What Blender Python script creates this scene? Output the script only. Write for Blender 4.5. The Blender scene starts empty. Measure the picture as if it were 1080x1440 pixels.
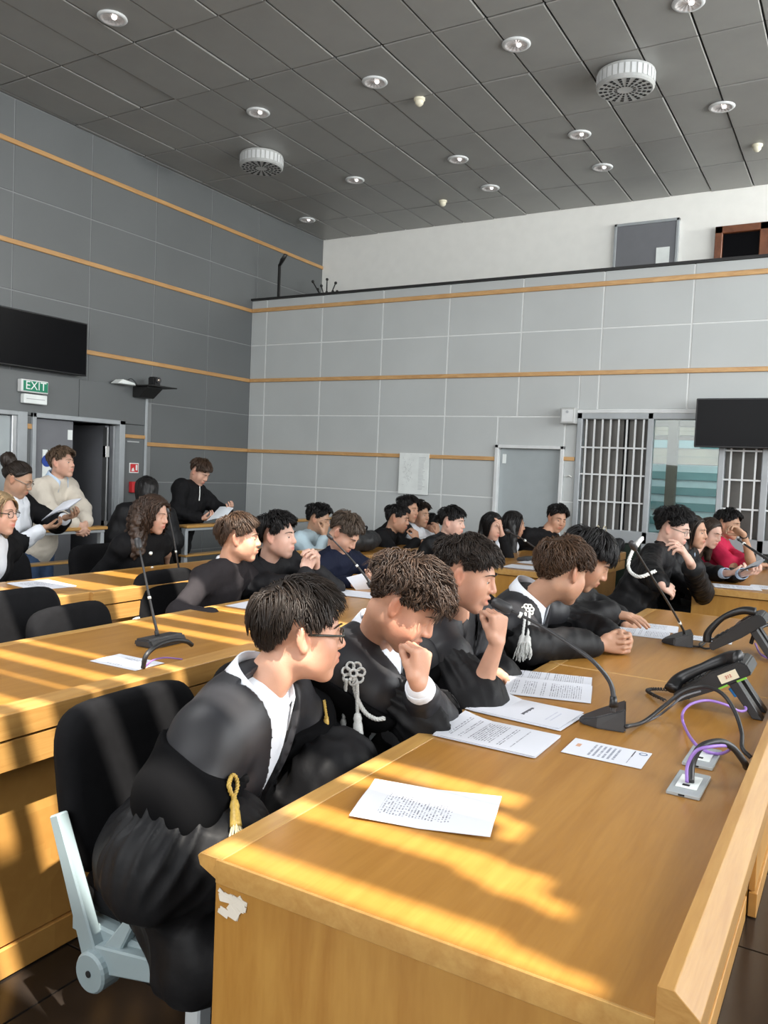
import bpy, bmesh, math, random
import numpy as np
from mathutils import Vector, Matrix
random.seed(7); np.random.seed(7)
SC = bpy.context.scene
COL = SC.collection
# ------------------------------------------------------------------ camera
def v3(*a): return np.array(a, float)
def unit(a):
    a = np.asarray(a, float); return a/(np.linalg.norm(a)+1e-12)
YAW, PITCH, ROLL = map(math.radians, (30.3, -3.0, 2.45))
CAM = v3(0, 0, 1.5); FPX = 1149.0
FW = v3(-math.sin(YAW)*math.cos(PITCH), math.cos(YAW)*math.cos(PITCH), math.sin(PITCH))
_r0 = v3(math.cos(YAW), math.sin(YAW), 0); _u0 = np.cross(_r0, FW)
RT = math.cos(ROLL)*_r0+math.sin(ROLL)*_u0; UP = -math.sin(ROLL)*_r0+math.cos(ROLL)*_u0
cd = bpy.data.cameras.new('camera'); cam = bpy.data.objects.new('camera', cd); COL.objects.link(cam)
cd.sensor_fit = 'VERTICAL'; cd.sensor_height = 36; cd.sensor_width = 27; cd.lens = FPX/1440*36
cd.clip_start = .05
M = Matrix((( RT[0], UP[0], -FW[0], CAM[0]), (RT[1], UP[1], -FW[1], CAM[1]), (RT[2], UP[2], -FW[2], CAM[2]), (0, 0, 0, 1)))
cam.matrix_world = M; SC.camera = cam
def ray(x, y): return FW+RT*(x-540)/FPX-UP*(y-720)/FPX
def atx(x, y, X): v = ray(x, y); return CAM+v*(X-CAM[0])/v[0]
def aty(x, y, Y): v = ray(x, y); return CAM+v*(Y-CAM[1])/v[1]
def atz(x, y, Z): v = ray(x, y); return CAM+v*(Z-CAM[2])/v[2]
# ------------------------------------------------------------------ light
SC.view_settings.view_transform = 'Standard'; SC.view_settings.look = 'None'
SC.view_settings.gamma = 1; SC.view_settings.use_curve_mapping = False
SC.view_settings.exposure = 0.35
w = bpy.data.worlds.new('world'); SC.world = w; w.use_nodes = True
w.node_tree.nodes['Background'].inputs[0].default_value = (.75, .85, 1, 1)
w.node_tree.nodes['Background'].inputs[1].default_value = 1.0
SUND = unit(v3(-.45, .24, -.86))
def rot_to(d):
    return Vector(tuple(d)).to_track_quat('-Z', 'Y').to_euler()
sl = bpy.data.lights.new('sun', 'SUN'); sl.energy = 10.5; sl.angle = math.radians(.5); sl.color = (1, .94, .84)
so = bpy.data.objects.new('sun', sl); COL.objects.link(so); so.rotation_euler = rot_to(SUND); so.location = (8, 0, 9)
def area(name, loc, d, sx, sy, e, col=(1, 1, 1)):
    l = bpy.data.lights.new(name, 'AREA'); l.shape = 'RECTANGLE'; l.size = sx; l.size_y = sy; l.energy = e; l.color = col
    o = bpy.data.objects.new(name, l); COL.objects.link(o); o.location = loc; o.rotation_euler = rot_to(unit(d)); return o
area('window_daylight_rear', (-1.0, -4.2, 3.2), (-.12, 1, .05), 7.5, 2.6, 275, (.96, .98, 1))
area('added_overhead_fill', (-3.5, 1.4, 4.70), (.0, .1, -1), 3.2, 3.6, 175, (.97, .98, 1))  # overhead fill added to brighten the desks, under the invented skylight
area('added_right_fill', (4.6, 4.2, 3.1), (-1, .12, .02), 7.5, 2.8, 520, (.95, .98, 1))  # fill added from the right, no window known there
area('added_gallery_fill', (3.2, 9.2, 4.2), (-1, .25, -.05), 1.2, .9, 150, (1, 1, .95))  # unseen fill added to brighten the white gallery wall
# ------------------------------------------------------------------ materials
MATS = {}
def newmat(name):
    m = bpy.data.materials.new(name); m.use_nodes = True
    nt = m.node_tree; b = nt.nodes['Principled BSDF']; MATS[name] = m
    return m, nt, b
def N(nt, t, **kw):
    n = nt.nodes.new(t)
    for k, v in kw.items(): setattr(n, k, v)
    return n
def mat(name, col, rough=.5, metal=0, noise=.06, nscale=8, bump=0, bscale=60, coat=0, sheen=0, spec=.5, emis=0, trans=0, vcol=False, sss=0):
    m, nt, b = newmat(name); L = nt.links
    b.inputs['Roughness'].default_value = rough; b.inputs['Metallic'].default_value = metal
    b.inputs['Specular IOR Level'].default_value = spec
    b.inputs['Coat Weight'].default_value = coat; b.inputs['Coat Roughness'].default_value = .15
    b.inputs['Sheen Weight'].default_value = sheen
    b.inputs['Transmission Weight'].default_value = trans
    tc = N(nt, 'ShaderNodeTexCoord')
    nz = N(nt, 'ShaderNodeTexNoise'); nz.inputs['Scale'].default_value = nscale; nz.inputs['Detail'].default_value = 4
    L.new(tc.outputs['Object'], nz.inputs['Vector'])
    hs = N(nt, 'ShaderNodeHueSaturation'); hs.inputs['Color'].default_value = (*col, 1)
    mr = N(nt, 'ShaderNodeMapRange'); mr.inputs[1].default_value = .3; mr.inputs[2].default_value = .7
    mr.inputs[3].default_value = 1-noise; mr.inputs[4].default_value = 1+noise
    L.new(nz.outputs['Fac'], mr.inputs[0]); L.new(mr.outputs[0], hs.inputs['Value'])
    if vcol:
        at = N(nt, 'ShaderNodeAttribute'); at.attribute_name = 'Col'; L.new(at.outputs['Color'], hs.inputs['Color'])
    L.new(hs.outputs[0], b.inputs['Base Color'])
    if sss:
        b.inputs['Subsurface Weight'].default_value = sss; b.inputs['Subsurface Radius'].default_value = (1, .35, .2)
        b.inputs['Subsurface Scale'].default_value = .012
    if emis:
        b.inputs['Emission Color'].default_value = (*col, 1); b.inputs['Emission Strength'].default_value = emis
    if bump:
        n2 = N(nt, 'ShaderNodeTexNoise'); n2.inputs['Scale'].default_value = bscale; n2.inputs['Detail'].default_value = 3
        L.new(tc.outputs['Object'], n2.inputs['Vector'])
        bp = N(nt, 'ShaderNodeBump'); bp.inputs['Strength'].default_value = bump; bp.inputs['Distance'].default_value = .01
        L.new(n2.outputs['Fac'], bp.inputs['Height']); L.new(bp.outputs[0], b.inputs['Normal'])
    return m
def wood(name, c1, c2, scale=(6, .8, 6), rough=.32, coat=.25, blocks=0):
    m, nt, b = newmat(name); L = nt.links
    tc = N(nt, 'ShaderNodeTexCoord'); mp = N(nt, 'ShaderNodeMapping'); mp.inputs['Scale'].default_value = scale
    L.new(tc.outputs['Object'], mp.inputs[0])
    nz = N(nt, 'ShaderNodeTexNoise'); nz.inputs['Scale'].default_value = 3; nz.inputs['Detail'].default_value = 8; nz.inputs['Distortion'].default_value = 1.2
    L.new(mp.outputs[0], nz.inputs[0])
    n2 = N(nt, 'ShaderNodeTexNoise'); n2.inputs['Scale'].default_value = 22; n2.inputs['Detail'].default_value = 5
    L.new(mp.outputs[0], n2.inputs[0])
    mx = N(nt, 'ShaderNodeMath', operation='ADD'); L.new(nz.outputs['Fac'], mx.inputs[0])
    ml = N(nt, 'ShaderNodeMath', operation='MULTIPLY'); ml.inputs[1].default_value = .35; L.new(n2.outputs['Fac'], ml.inputs[0]); L.new(ml.outputs[0], mx.inputs[1])
    last = mx.outputs[0]
    if blocks:
        vo = N(nt, 'ShaderNodeTexVoronoi', distance='CHEBYCHEV'); vo.inputs['Scale'].default_value = blocks
        L.new(tc.outputs['Object'], vo.inputs['Vector']); sp = N(nt, 'ShaderNodeSeparateColor'); L.new(vo.outputs['Color'], sp.inputs[0])
        m3 = N(nt, 'ShaderNodeMath', operation='MULTIPLY_ADD'); m3.inputs[1].default_value = .3; L.new(sp.outputs[0], m3.inputs[0]); L.new(last, m3.inputs[2]); last = m3.outputs[0]
    cr = N(nt, 'ShaderNodeValToRGB'); cr.color_ramp.elements[0].position = .45; cr.color_ramp.elements[1].position = .9+(.15 if blocks else 0)
    cr.color_ramp.elements[0].color = (*c1, 1); cr.color_ramp.elements[1].color = (*c2, 1)
    L.new(last, cr.inputs[0]); L.new(cr.outputs[0], b.inputs['Base Color'])
    b.inputs['Roughness'].default_value = rough; b.inputs['Coat Weight'].default_value = coat; b.inputs['Coat Roughness'].default_value = .22
    bp = N(nt, 'ShaderNodeBump'); bp.inputs['Strength'].default_value = .06; bp.inputs['Distance'].default_value = .004
    L.new(n2.outputs['Fac'], bp.inputs['Height']); L.new(bp.outputs[0], b.inputs['Normal'])
    return m
def print_mat(name, axis=0, pitch=.0085, x0=.03, x1=.25, y0=.02, y1=.19, ink=(.22, .23, .27), paper=(.70, .72, .775), dens=.5, gap=.0, seed=0):
    # flat print: rows of word-like dashes; rows run along local y and are stacked along local x
    m, nt, b = newmat(name); L = nt.links
    tc = N(nt, 'ShaderNodeTexCoord'); sx = N(nt, 'ShaderNodeSeparateXYZ'); L.new(tc.outputs['Object'], sx.inputs[0])
    A, B = (sx.outputs[0], sx.outputs[1]) if axis == 0 else (sx.outputs[1], sx.outputs[0])
    def mth(op, a, b_=None, c=None):
        n = N(nt, 'ShaderNodeMath', operation=op)
        for i, q in enumerate((a, b_, c)):
            if q is None: continue
            if isinstance(q, (int, float)): n.inputs[i].default_value = q
            else: L.new(q, n.inputs[i])
        return n.outputs[0]
    r = mth('DIVIDE', A, pitch); fr = mth('FRACT', r); row = mth('FLOOR', r)
    ln = mth('LESS_THAN', fr, .48)
    cx = N(nt, 'ShaderNodeCombineXYZ'); L.new(mth('MULTIPLY', B, 240.), cx.inputs[0]); L.new(mth('MULTIPLY_ADD', row, 7.31, seed*3.7), cx.inputs[1])
    nz = N(nt, 'ShaderNodeTexNoise'); nz.inputs['Scale'].default_value = 1.; nz.inputs['Detail'].default_value = 1; L.new(cx.outputs[0], nz.inputs[0])
    wd = mth('LESS_THAN', nz.outputs['Fac'], dens)
    c2 = N(nt, 'ShaderNodeCombineXYZ'); L.new(mth('MULTIPLY', row, .37), c2.inputs[0]); c2.inputs[1].default_value = seed+.5
    n2 = N(nt, 'ShaderNodeTexNoise'); n2.inputs['Scale'].default_value = 1.; L.new(c2.outputs[0], n2.inputs[0])
    pr = mth('GREATER_THAN', n2.outputs['Fac'], gap)
    k = mth('MULTIPLY', mth('MULTIPLY', ln, wd), pr)
    for a, lo, hi in ((A, x0, x1), (B, y0, y1)):
        k = mth('MULTIPLY', k, mth('MULTIPLY', mth('GREATER_THAN', a, lo), mth('LESS_THAN', a, hi)))
    nn = N(nt, 'ShaderNodeNewGeometry'); sn = N(nt, 'ShaderNodeSeparateXYZ')
    mix = N(nt, 'ShaderNodeMix', data_type='RGBA'); L.new(k, mix.inputs[0]); mix.inputs[6].default_value = (*paper, 1); mix.inputs[7].default_value = (*ink, 1)
    L.new(mix.outputs[2], b.inputs['Base Color']); b.inputs['Roughness'].default_value = .55; b.inputs['Specular IOR Level'].default_value = .3
    return m
# ------------------------------------------------------------------ mesh helpers
class MB:
    def __init__(s): s.v = []; s.f = []
    def add(s, v, f):
        o = len(s.v); s.v += [tuple(map(float, p)) for p in v]; s.f += [tuple(i+o for i in q) for q in f]; return s
    def box(s, mn, mx): 
        x0, y0, z0 = mn; x1, y1, z1 = mx
        return s.add([(x0,y0,z0),(x1,y0,z0),(x1,y1,z0),(x0,y1,z0),(x0,y0,z1),(x1,y0,z1),(x1,y1,z1),(x0,y1,z1)],
                     [(0,3,2,1),(4,5,6,7),(0,1,5,4),(1,2,6,5),(2,3,7,6),(3,0,4,7)])
    def obox(s, c, size, ax):
        ax = [np.asarray(a, float) for a in ax]; c = np.asarray(c, float); vs = []
        for z in (-.5, .5):
            for x, y in ((-.5,-.5),(.5,-.5),(.5,.5),(-.5,.5)): vs.append(c+ax[0]*x*size[0]+ax[1]*y*size[1]+ax[2]*z*size[2])
        return s.add(vs, [(0,3,2,1),(4,5,6,7),(0,1,5,4),(1,2,6,5),(2,3,7,6),(3,0,4,7)])
    def prism(s, poly, axis, a, b):
        def P(u, w, t): return {0: (t, u, w), 1: (u, t, w), 2: (u, w, t)}[axis]
        n = len(poly); vs = [P(u, w, a) for u, w in poly]+[P(u, w, b) for u, w in poly]
        return s.add(vs, [tuple(range(n))[::-1], tuple(range(n, 2*n))]+[(i, (i+1) % n, n+(i+1) % n, n+i) for i in range(n)])
    def tube(s, pts, r, n=8, cap=True, flat=1.0):
        pts = np.asarray(pts, float); m = len(pts); rr = np.broadcast_to(np.asarray(r, float), (m,))
        t = np.gradient(pts, axis=0); t /= np.linalg.norm(t, axis=1)[:, None]+1e-12
        ref = v3(0, 0, 1) if abs(t[0][2]) < .9 else v3(1, 0, 0); vs = []
        u = unit(np.cross(t[0], ref))
        for i in range(m):
            u = unit(u-t[i]*np.dot(u, t[i])); w_ = np.cross(t[i], u)
            for j in range(n):
                a = 2*math.pi*j/n; vs.append(pts[i]+rr[i]*(math.cos(a)*u+math.sin(a)*w_*flat))
        fs = [(i*n+j, i*n+(j+1) % n, (i+1)*n+(j+1) % n, (i+1)*n+j) for i in range(m-1) for j in range(n)]
        if cap: fs += [tuple(range(n))[::-1], tuple(range((m-1)*n, m*n))]
        return s.add(vs, fs)
    def lathe(s, prof, c, n=24, ax=(0, 0, 1), cap=True):
        ax = unit(ax); ref = v3(1, 0, 0) if abs(ax[0]) < .9 else v3(0, 1, 0); u = unit(np.cross(ax, ref)); w_ = np.cross(ax, u); vs = []
        c = np.asarray(c, float)
        for r, h in prof:
            for j in range(n):
                a = 2*math.pi*j/n; vs.append(c+ax*h+r*(math.cos(a)*u+math.sin(a)*w_))
        m = len(prof); fs = [(i*n+j, i*n+(j+1) % n, (i+1)*n+(j+1) % n, (i+1)*n+j) for i in range(m-1) for j in range(n)]
        if cap: fs += [tuple(range(n))[::-1], tuple(range((m-1)*n, m*n))]
        return s.add(vs, fs)
    def ell(s, c, rad, ax=None, n=14, m=9):
        c = np.asarray(c, float); ax = ax if ax is not None else np.eye(3); vs = []; prof = []
        for i in range(m+1):
            t = math.pi*i/m
            for j in range(n):
                a = 2*math.pi*j/n
                l = (rad[0]*math.sin(t)*math.cos(a), rad[1]*math.sin(t)*math.sin(a), rad[2]*math.cos(t))
                vs.append(c+ax[0]*l[0]+ax[1]*l[1]+ax[2]*l[2])
        return s.add(vs, [((i+1)*n+j, (i+1)*n+(j+1) % n, i*n+(j+1) % n, i*n+j) for i in range(m) for j in range(n)])
def spline(pts, n=8):
    P = np.asarray(pts, float); P = np.vstack([2*P[0]-P[1], P, 2*P[-1]-P[-2]]); out = []
    for i in range(1, len(P)-2):
        for k in range(n):
            t = k/n; a, b, c, d = P[i-1], P[i], P[i+1], P[i+2]
            out.append(.5*(2*b+(c-a)*t+(2*a-5*b+4*c-d)*t*t+(3*b-a-3*c+d)*t**3))
    out.append(P[-2]); return np.array(out)
ORG = {}
def org(o): return ORG.get(o.name, v3(0, 0, 0)) if o is not None else v3(0, 0, 0)
def mkmesh(name, v, f, m, smooth=False, bevel=0, seg=1):
    me = bpy.data.meshes.new(name)
    if isinstance(v, np.ndarray) and isinstance(f, np.ndarray) and not bevel:
        me.vertices.add(len(v)); me.vertices.foreach_set('co', v.astype(np.float32).ravel())
        k = f.shape[1]; me.loops.add(f.size); me.loops.foreach_set('vertex_index', f.astype(np.int32).ravel())
        me.polygons.add(len(f)); me.polygons.foreach_set('loop_start', np.arange(0, f.size, k, dtype=np.int32))
        me.polygons.foreach_set('loop_total', np.full(len(f), k, np.int32)); me.update(calc_edges=True)
    else:
        me.from_pydata([tuple(p) for p in v], [], [tuple(int(i) for i in q) for q in f])
    if bevel:
        bm = bmesh.new(); bm.from_mesh(me); bmesh.ops.recalc_face_normals(bm, faces=bm.faces)
        es = [e for e in bm.edges if len(e.link_faces) == 2 and e.calc_face_angle(0) > .5]
        bmesh.ops.bevel(bm, geom=es, offset=bevel, segments=seg, affect='EDGES', clamp_overlap=True); bm.to_mesh(me); bm.free()
    if smooth: me.polygons.foreach_set('use_smooth', np.ones(len(me.polygons), bool))
    if m is not None: me.materials.append(m)
    me.update(); return me
def put(mb, name, m, parent=None, smooth=False, bevel=0, seg=1, world=True, kind=None, label=None, cat=None, group=None, origin=None):
    # mesh object; vertices are given in world space and stored relative to the parent's (or own) origin
    if parent is not None: o0 = org(parent)
    else: o0 = np.asarray(origin, float) if origin is not None else v3(0, 0, 0)
    v = np.asarray(mb.v, float).reshape(-1, 3)
    if parent is not None and origin is not None: o1 = np.asarray(origin, float)
    else: o1 = o0
    if world: v = v-o1
    me = mkmesh(name, v, mb.f, m, smooth, bevel, seg)
    o = bpy.data.objects.new(name, me); COL.objects.link(o)
    if parent is not None:
        o.parent = parent; o.location = tuple(o1-o0)
    else: o.location = tuple(o1)
    ORG[o.name] = o1
    if kind: o['kind'] = kind
    if label: o['label'] = label
    if cat: o['category'] = cat
    if group: o['group'] = group
    return o
def thing(name, label, cat, loc=(0, 0, 0), group=None, kind=None):
    o = bpy.data.objects.new(name, None); COL.objects.link(o); o.location = loc; ORG[o.name] = v3(*loc)
    if kind: o['kind'] = kind
    if label: o['label'] = label
    if cat: o['category'] = cat
    if group: o['group'] = group
    return o
def copy_thing(o, loc=None, rotz=None, label=None, scale=None):
    c = o.copy(); COL.objects.link(c)
    if loc is not None: c.location = loc
    if rotz is not None: c.rotation_euler = (0, 0, rotz)
    if label: c['label'] = label
    if scale: c.scale = (scale,)*3
    ORG[c.name] = v3(*c.location)
    for ch in list(o.children):
        d = ch.copy(); COL.objects.link(d); d.parent = c
        for g in list(ch.children):
            e = g.copy(); COL.objects.link(e); e.parent = d
    return c
def text_mesh(txt, size, m, name, parent, loc, ax, depth=.001):
    # flat lettering: ax = (right, up, normal)
    cu = bpy.data.curves.new('letters', 'FONT'); cu.body = txt; cu.size = size; cu.extrude = depth; cu.align_x = 'CENTER'; cu.align_y = 'CENTER'
    t = bpy.data.objects.new('letters', cu); COL.objects.link(t); dg = bpy.context.evaluated_depsgraph_get()
    me = bpy.data.meshes.new_from_object(t.evaluated_get(dg)); bpy.data.objects.remove(t)
    A = np.array(ax, float); vs = [np.asarray(loc)+A[0]*p.co.x+A[1]*p.co.y+A[2]*p.co.z for p in me.vertices]
    fs = [tuple(p.vertices) for p in me.polygons]; b = MB(); b.add(vs, fs); bpy.data.meshes.remove(me)
    return put(b, name, m, parent)
# ------------------------------------------------------------------ palette
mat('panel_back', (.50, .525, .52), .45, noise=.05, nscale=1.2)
mat('panel_left_shaded', (.128, .137, .139), .5, noise=.05, nscale=1.2)  # darker copy of the back panels: left wall shade put into the colour
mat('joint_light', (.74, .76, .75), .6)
mat('joint_left_shaded', (.24, .25, .25), .6)  # light joint darkened in its colour for the shaded left wall
mat('ceiling_tile', (.30, .30, .285), .42, noise=.10, nscale=1.5)
mat('ceiling_dark', (.05, .05, .05), .7)
mat('white_plaster', (.92, .915, .87), .8, noise=.02)
mat('grey_door', (.36, .40, .41), .4, noise=.03)
mat('grey_door_dark', (.17, .175, .19), .45, noise=.03)
mat('frame_grey', (.36, .385, .40), .4)
mat('steel', (.62, .63, .64), .3, metal=.9)
mat('chrome', (.85, .83, .82), .12, metal=1)
mat('black_plastic', (.012, .012, .013), .38, noise=.1)
mat('charcoal_plastic', (.035, .035, .037), .42, noise=.1)
mat('screen_black', (.003, .003, .004), .25, spec=.08)
mat('white_plastic', (.72, .73, .72), .45)
mat('grey_plastic', (.40, .42, .44), .4)
mat('vent_grey', (.46, .47, .46), .45)
mat('cream_plastic', (.78, .74, .58), .45)
mat('dark_hole', (.008, .008, .008), .8)
mat('bar_white', (.66, .68, .68), .45)
mat('window_backing', (.135, .13, .12), .7, noise=.15, nscale=4)
mat('floor_tile', (.022, .017, .014), .22, noise=.25, nscale=6)
mat('floor_joint', (.28, .25, .22), .7)
mat('exit_green', (.0, .21, .11), .4)
mat('sign_white', (.80, .84, .82), .5)
mat('red_paint', (.62, .03, .035), .4)
mat('blue_paint', (.02, .06, .32), .4)
mat('black_metal', (.012, .012, .012), .5)
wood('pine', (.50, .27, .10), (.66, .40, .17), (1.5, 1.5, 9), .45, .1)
wood('pine_left_shaded', (.42, .22, .08), (.56, .33, .13), (6, .7, 9), .45, .1)  # darker pine, the left wall's shade is in the colour
wood('maple', (.335, .150, .026), (.42, .205, .042), (7, .55, 7), .32, .22)
wood('maple_end', (.385, .178, .034), (.48, .25, .056), (5, 5, .7), .30, .3)
wood('maple_panel', (.48, .23, .055), (.62, .33, .09), (1.2, 1.2, 1.2), .34, .25, blocks=4.2)
wood('maple_edge', (.42, .215, .055), (.53, .31, .095), (7, .5, 7), .35, .2)
wood('maple_lip', (.42, .21, .055), (.53, .295, .09), (7, .7, 18), .36, .2)
wood('red_wood', (.13, .04, .015), (.22, .075, .03), (3, 3, 3), .4, .1)
def glass(name, col=(.9, .95, .95), rough=.02):
    m, nt, b = newmat(name); b.inputs['Base Color'].default_value = (*col, 1); b.inputs['Roughness'].default_value = rough
    b.inputs['Transmission Weight'].default_value = 1; b.inputs['IOR'].default_value = 1.45; return m
glass('glass', (.82, .92, .92)); 
CZ, XL, YB, YW = 4.78, -7.0, 8.36, 9.9
# ------------------------------------------------------------------ floor
fl = put(MB().box((-4.86, -5, -.30), (6, 11, -.008)).box((-9, -5, -.40), (-4.8, 11, -.2)), 'floor', MATS['floor_joint'], kind='structure')
T = .60; me_t = None
for i in range(-6, 3):
    for j in range(-1, 6):
        x0, y0 = -1.86+T*i*1.0+T*1.0, 1.645+T*(j-2)
        if x0 < -3.3 or x0 > .6: continue
        b = MB().box((.003, .003, -.02), (T-.003, T-.003, 0))
        if me_t is None:
            o = put(b, 'tile', MATS['floor_tile'], fl, bevel=.0015, world=False); me_t = o.data
        else: o = bpy.data.objects.new('tile', me_t); COL.objects.link(o); o.parent = fl
        o.location = (x0, y0, 0)
put(MB().box((-4.86, -5, -.02), (-3.35, 11, -.001)).box((-9, -5, -.21), (-4.87, 11, -.199)).box((.85, -5, -.02), (6, 11, -.001)).box((-3.35, 4.65, -.02), (.85, 11, -.001)).box((-3.35, -5, -.02), (.85, -.2, -.001)),
    'floor_slab', MATS['floor_tile'], fl)
# ------------------------------------------------------------------ ceiling, plus an invented louvred skylight out of view to shape sun stripes
ceil = put(MB().box((-9, 3.72, CZ+.03), (8, 10.4, CZ+.2)).box((-9, -5, CZ+.03), (8, -1.4, CZ+.2)).box((-9, -1.4, CZ+.03), (-2.0, 3.72, CZ+.2)).box((6.6, -1.4, CZ+.03), (8, 3.72, CZ+.2)),
           'ceiling', MATS['ceiling_dark'], kind='structure')
TX, TY = .4375, .89; rng = random.Random(3); me_c = None
for i in range(-1, 18):
    for j in range(-1, 7):
        x0 = -6.94+TX*i; y0 = 4.66+TY*j; x1 = min(x0+TX, .9); y1 = min(y0+TY, YW)
        if i == -1: x0 = XL; x1 = -6.94
        if y1-y0 < .1: continue
        if x1 <= x0: continue
        g = .006
        w_, l_ = x1-x0, y1-y0
        full = i >= 0 and abs(l_-TY) < .01
        if full and me_c is not None:
            o = bpy.data.objects.new('tile', me_c); COL.objects.link(o); o.parent = ceil
        else:
            o = put(MB().box((g, g, 0), (w_-g, l_-g, .022)), 'tile', MATS['ceiling_tile'], ceil, bevel=.006, world=False)
            if full: me_c = o.data
        o.location = (x0, y0, CZ+rng.uniform(-.003, .003)); o.rotation_euler = (rng.uniform(-.004, .004), rng.uniform(-.006, .006), 0)
put(MB().box((-9, -5, CZ), (-2.0, 3.76, CZ+.03)).box((-2.0, -5, CZ), (.4, -1.4, CZ+.03)).box((.9, 3.76, CZ), (8, 10, CZ+.03)), 'ceiling_plain', MATS['ceiling_tile'], ceil)
# added louvre boards masking the sun into stripes: gaps along x, bands by x
def sun_stripe_slats(xa, xb, gaps):
    y = -1.4; b = []
    for g0, g1 in gaps:
        a0, a1 = g0-.279*4.12, g1-.279*4.12      # desk-height y -> y at the louvres (z 4.9)
        b.append((y, a0)); y = a1
    b.append((y, 3.72))
    for p, q in b:
        if q-p > .01: put(MB().box((xa, p, CZ+.08), (xb, q, CZ+.12)), 'added_slat', MATS['ceiling_dark'], ceil)
sun_stripe_slats(-2.0, -.66, [(2.15, 2.35), (2.62, 2.74), (3.0, 3.2), (3.45, 3.6)])
sun_stripe_slats(-.66, .34, [(1.29, 1.365), (1.425, 1.52), (1.665, 1.69), (1.79, 1.87), (1.985, 2.04), (2.49, 2.58), (2.70, 2.80), (3.0, 3.1)])
sun_stripe_slats(.34, 1.13, [(1.20, 1.27), (1.42, 1.50), (1.62, 1.70), (2.02, 2.22), (2.60, 2.70), (3.1, 3.2)])
sun_stripe_slats(1.13, 1.55, [(1.12, 1.195), (1.345, 1.425), (1.56, 1.62), (1.655, 1.74)])
sun_stripe_slats(1.55, 1.61, [(1.12, 1.195), (1.32, 1.425), (1.50, 1.60)])
sun_stripe_slats(1.61, 1.72, [(1.12, 1.195), (1.30, 1.41)])
sun_stripe_slats(1.72, 1.78, [(1.115, 1.17), (1.285, 1.34)])
sun_stripe_slats(1.78, 1.88, [(1.115, 1.16)])
sun_stripe_slats(1.88, 6.6, [])
# ------------------------------------------------------------------ walls
ROWS = [-.2, .42, 1.24, 1.665, 2.13, 2.575, 3.03, 3.475, 3.93, 4.385, 4.78]
WL = put(MB().box((-7.3, 6.22, -.2), (-7.006, 10.4, 4.9)).box((-7.3, -5, -.2), (-7.006, 5.10, 4.9)).box((-7.3, 5.10, 1.86), (-7.006, 6.22, 4.9)), 'wall_left', MATS['joint_left_shaded'], kind='structure')
ys = [2.22+.89*k for k in range(0, 8)]+[YW]
for y0, y1 in zip(ys[:-1], ys[1:]):
    for z0, z1 in zip(ROWS[:-1], ROWS[1:]):
        if y0 < 6.6 and z0 < 2.1: continue
        put(MB().box((-7.03, y0+.006, z0+.006), (XL, y1-.006, z1-.006)), 'panel', MATS['panel_left_shaded'], WL, bevel=.002)
# lower wall block round the doors, standing a little proud
DB = -6.95
def lp(y0, y1, z0, z1, m='panel_left_shaded'): put(MB().box((-7.03, y0+.003, z0+.002), (DB, y1-.003, z1-.003)), 'panel', MATS[m], WL, bevel=.003)
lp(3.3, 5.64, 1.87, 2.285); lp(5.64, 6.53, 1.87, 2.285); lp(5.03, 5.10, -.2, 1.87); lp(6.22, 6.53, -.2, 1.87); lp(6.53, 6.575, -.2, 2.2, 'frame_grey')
for a, c, m in ((.5, 1.0, 'panel_left_shaded'),): pass
WB = put(MB().box((-7, 8.365, -.2), (-3.49, 8.5, 3.6)).box((-2.73, 8.365, -.2), (-2.60, 8.5, 3.6)).box((-3.49, 8.365, 1.80), (-2.73, 8.5, 3.6)).box((-2.60, 8.365, 2.17), (5.5, 8.5, 3.6)).box((.95, 8.365, -.2), (5.5, 8.5, 2.17)),
         'wall_back', MATS['joint_light'], kind='structure')
xs = [XL]+[-6.75+.87*k for k in range(0, 14)]
RB = ROWS[:8]+[3.61]
for x0, x1 in zip(xs[:-1], xs[1:]):
    for z0, z1 in zip(RB[:-1], RB[1:]):
        a, c, e, g = x0, x1, z0, z1
        if z0 < 1.7:
            if a < -3.49 < c: c = -3.49
            elif a >= -3.5 and c <= -2.7: 
                continue
            if a < -2.73 < c: a = -2.73
            if z0 >= 1.6 and z0 < 1.7: pass
        if 2.1 < z0 < 2.14 and c > -2.6:
            if a < -2.6: put(MB().box((-2.6+.004, YB, 2.205), (c-.008, 8.40, g-.007)), 'panel', MATS['panel_back'], WB, bevel=.002); c = -2.6
            else: e = 2.205
        if z0 < 2.1 and c > -2.6:
            if a < -2.6: c = -2.6
            elif z0 > 2.1: pass
            else: continue
        if a >= -3.5 and c <= -2.5 and z0 < 1.7 and a < -2.73: continue
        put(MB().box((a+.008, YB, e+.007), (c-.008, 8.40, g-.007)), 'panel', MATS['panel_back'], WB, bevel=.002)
put(MB().box((-3.48, YB, 1.81), (-2.74, 8.40, 2.12)), 'panel', MATS['panel_back'], WB, bevel=.003)
put(MB().box((-2.735, YB, 2.18), (1, 8.40, 2.565)), 'panel', MATS['panel_back'], WB, bevel=.003) if False else None
put(MB().box((-7, 8.33, 3.605), (5.5, 8.52, 3.63)), 'coping', MATS['black_metal'], WB)
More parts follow.
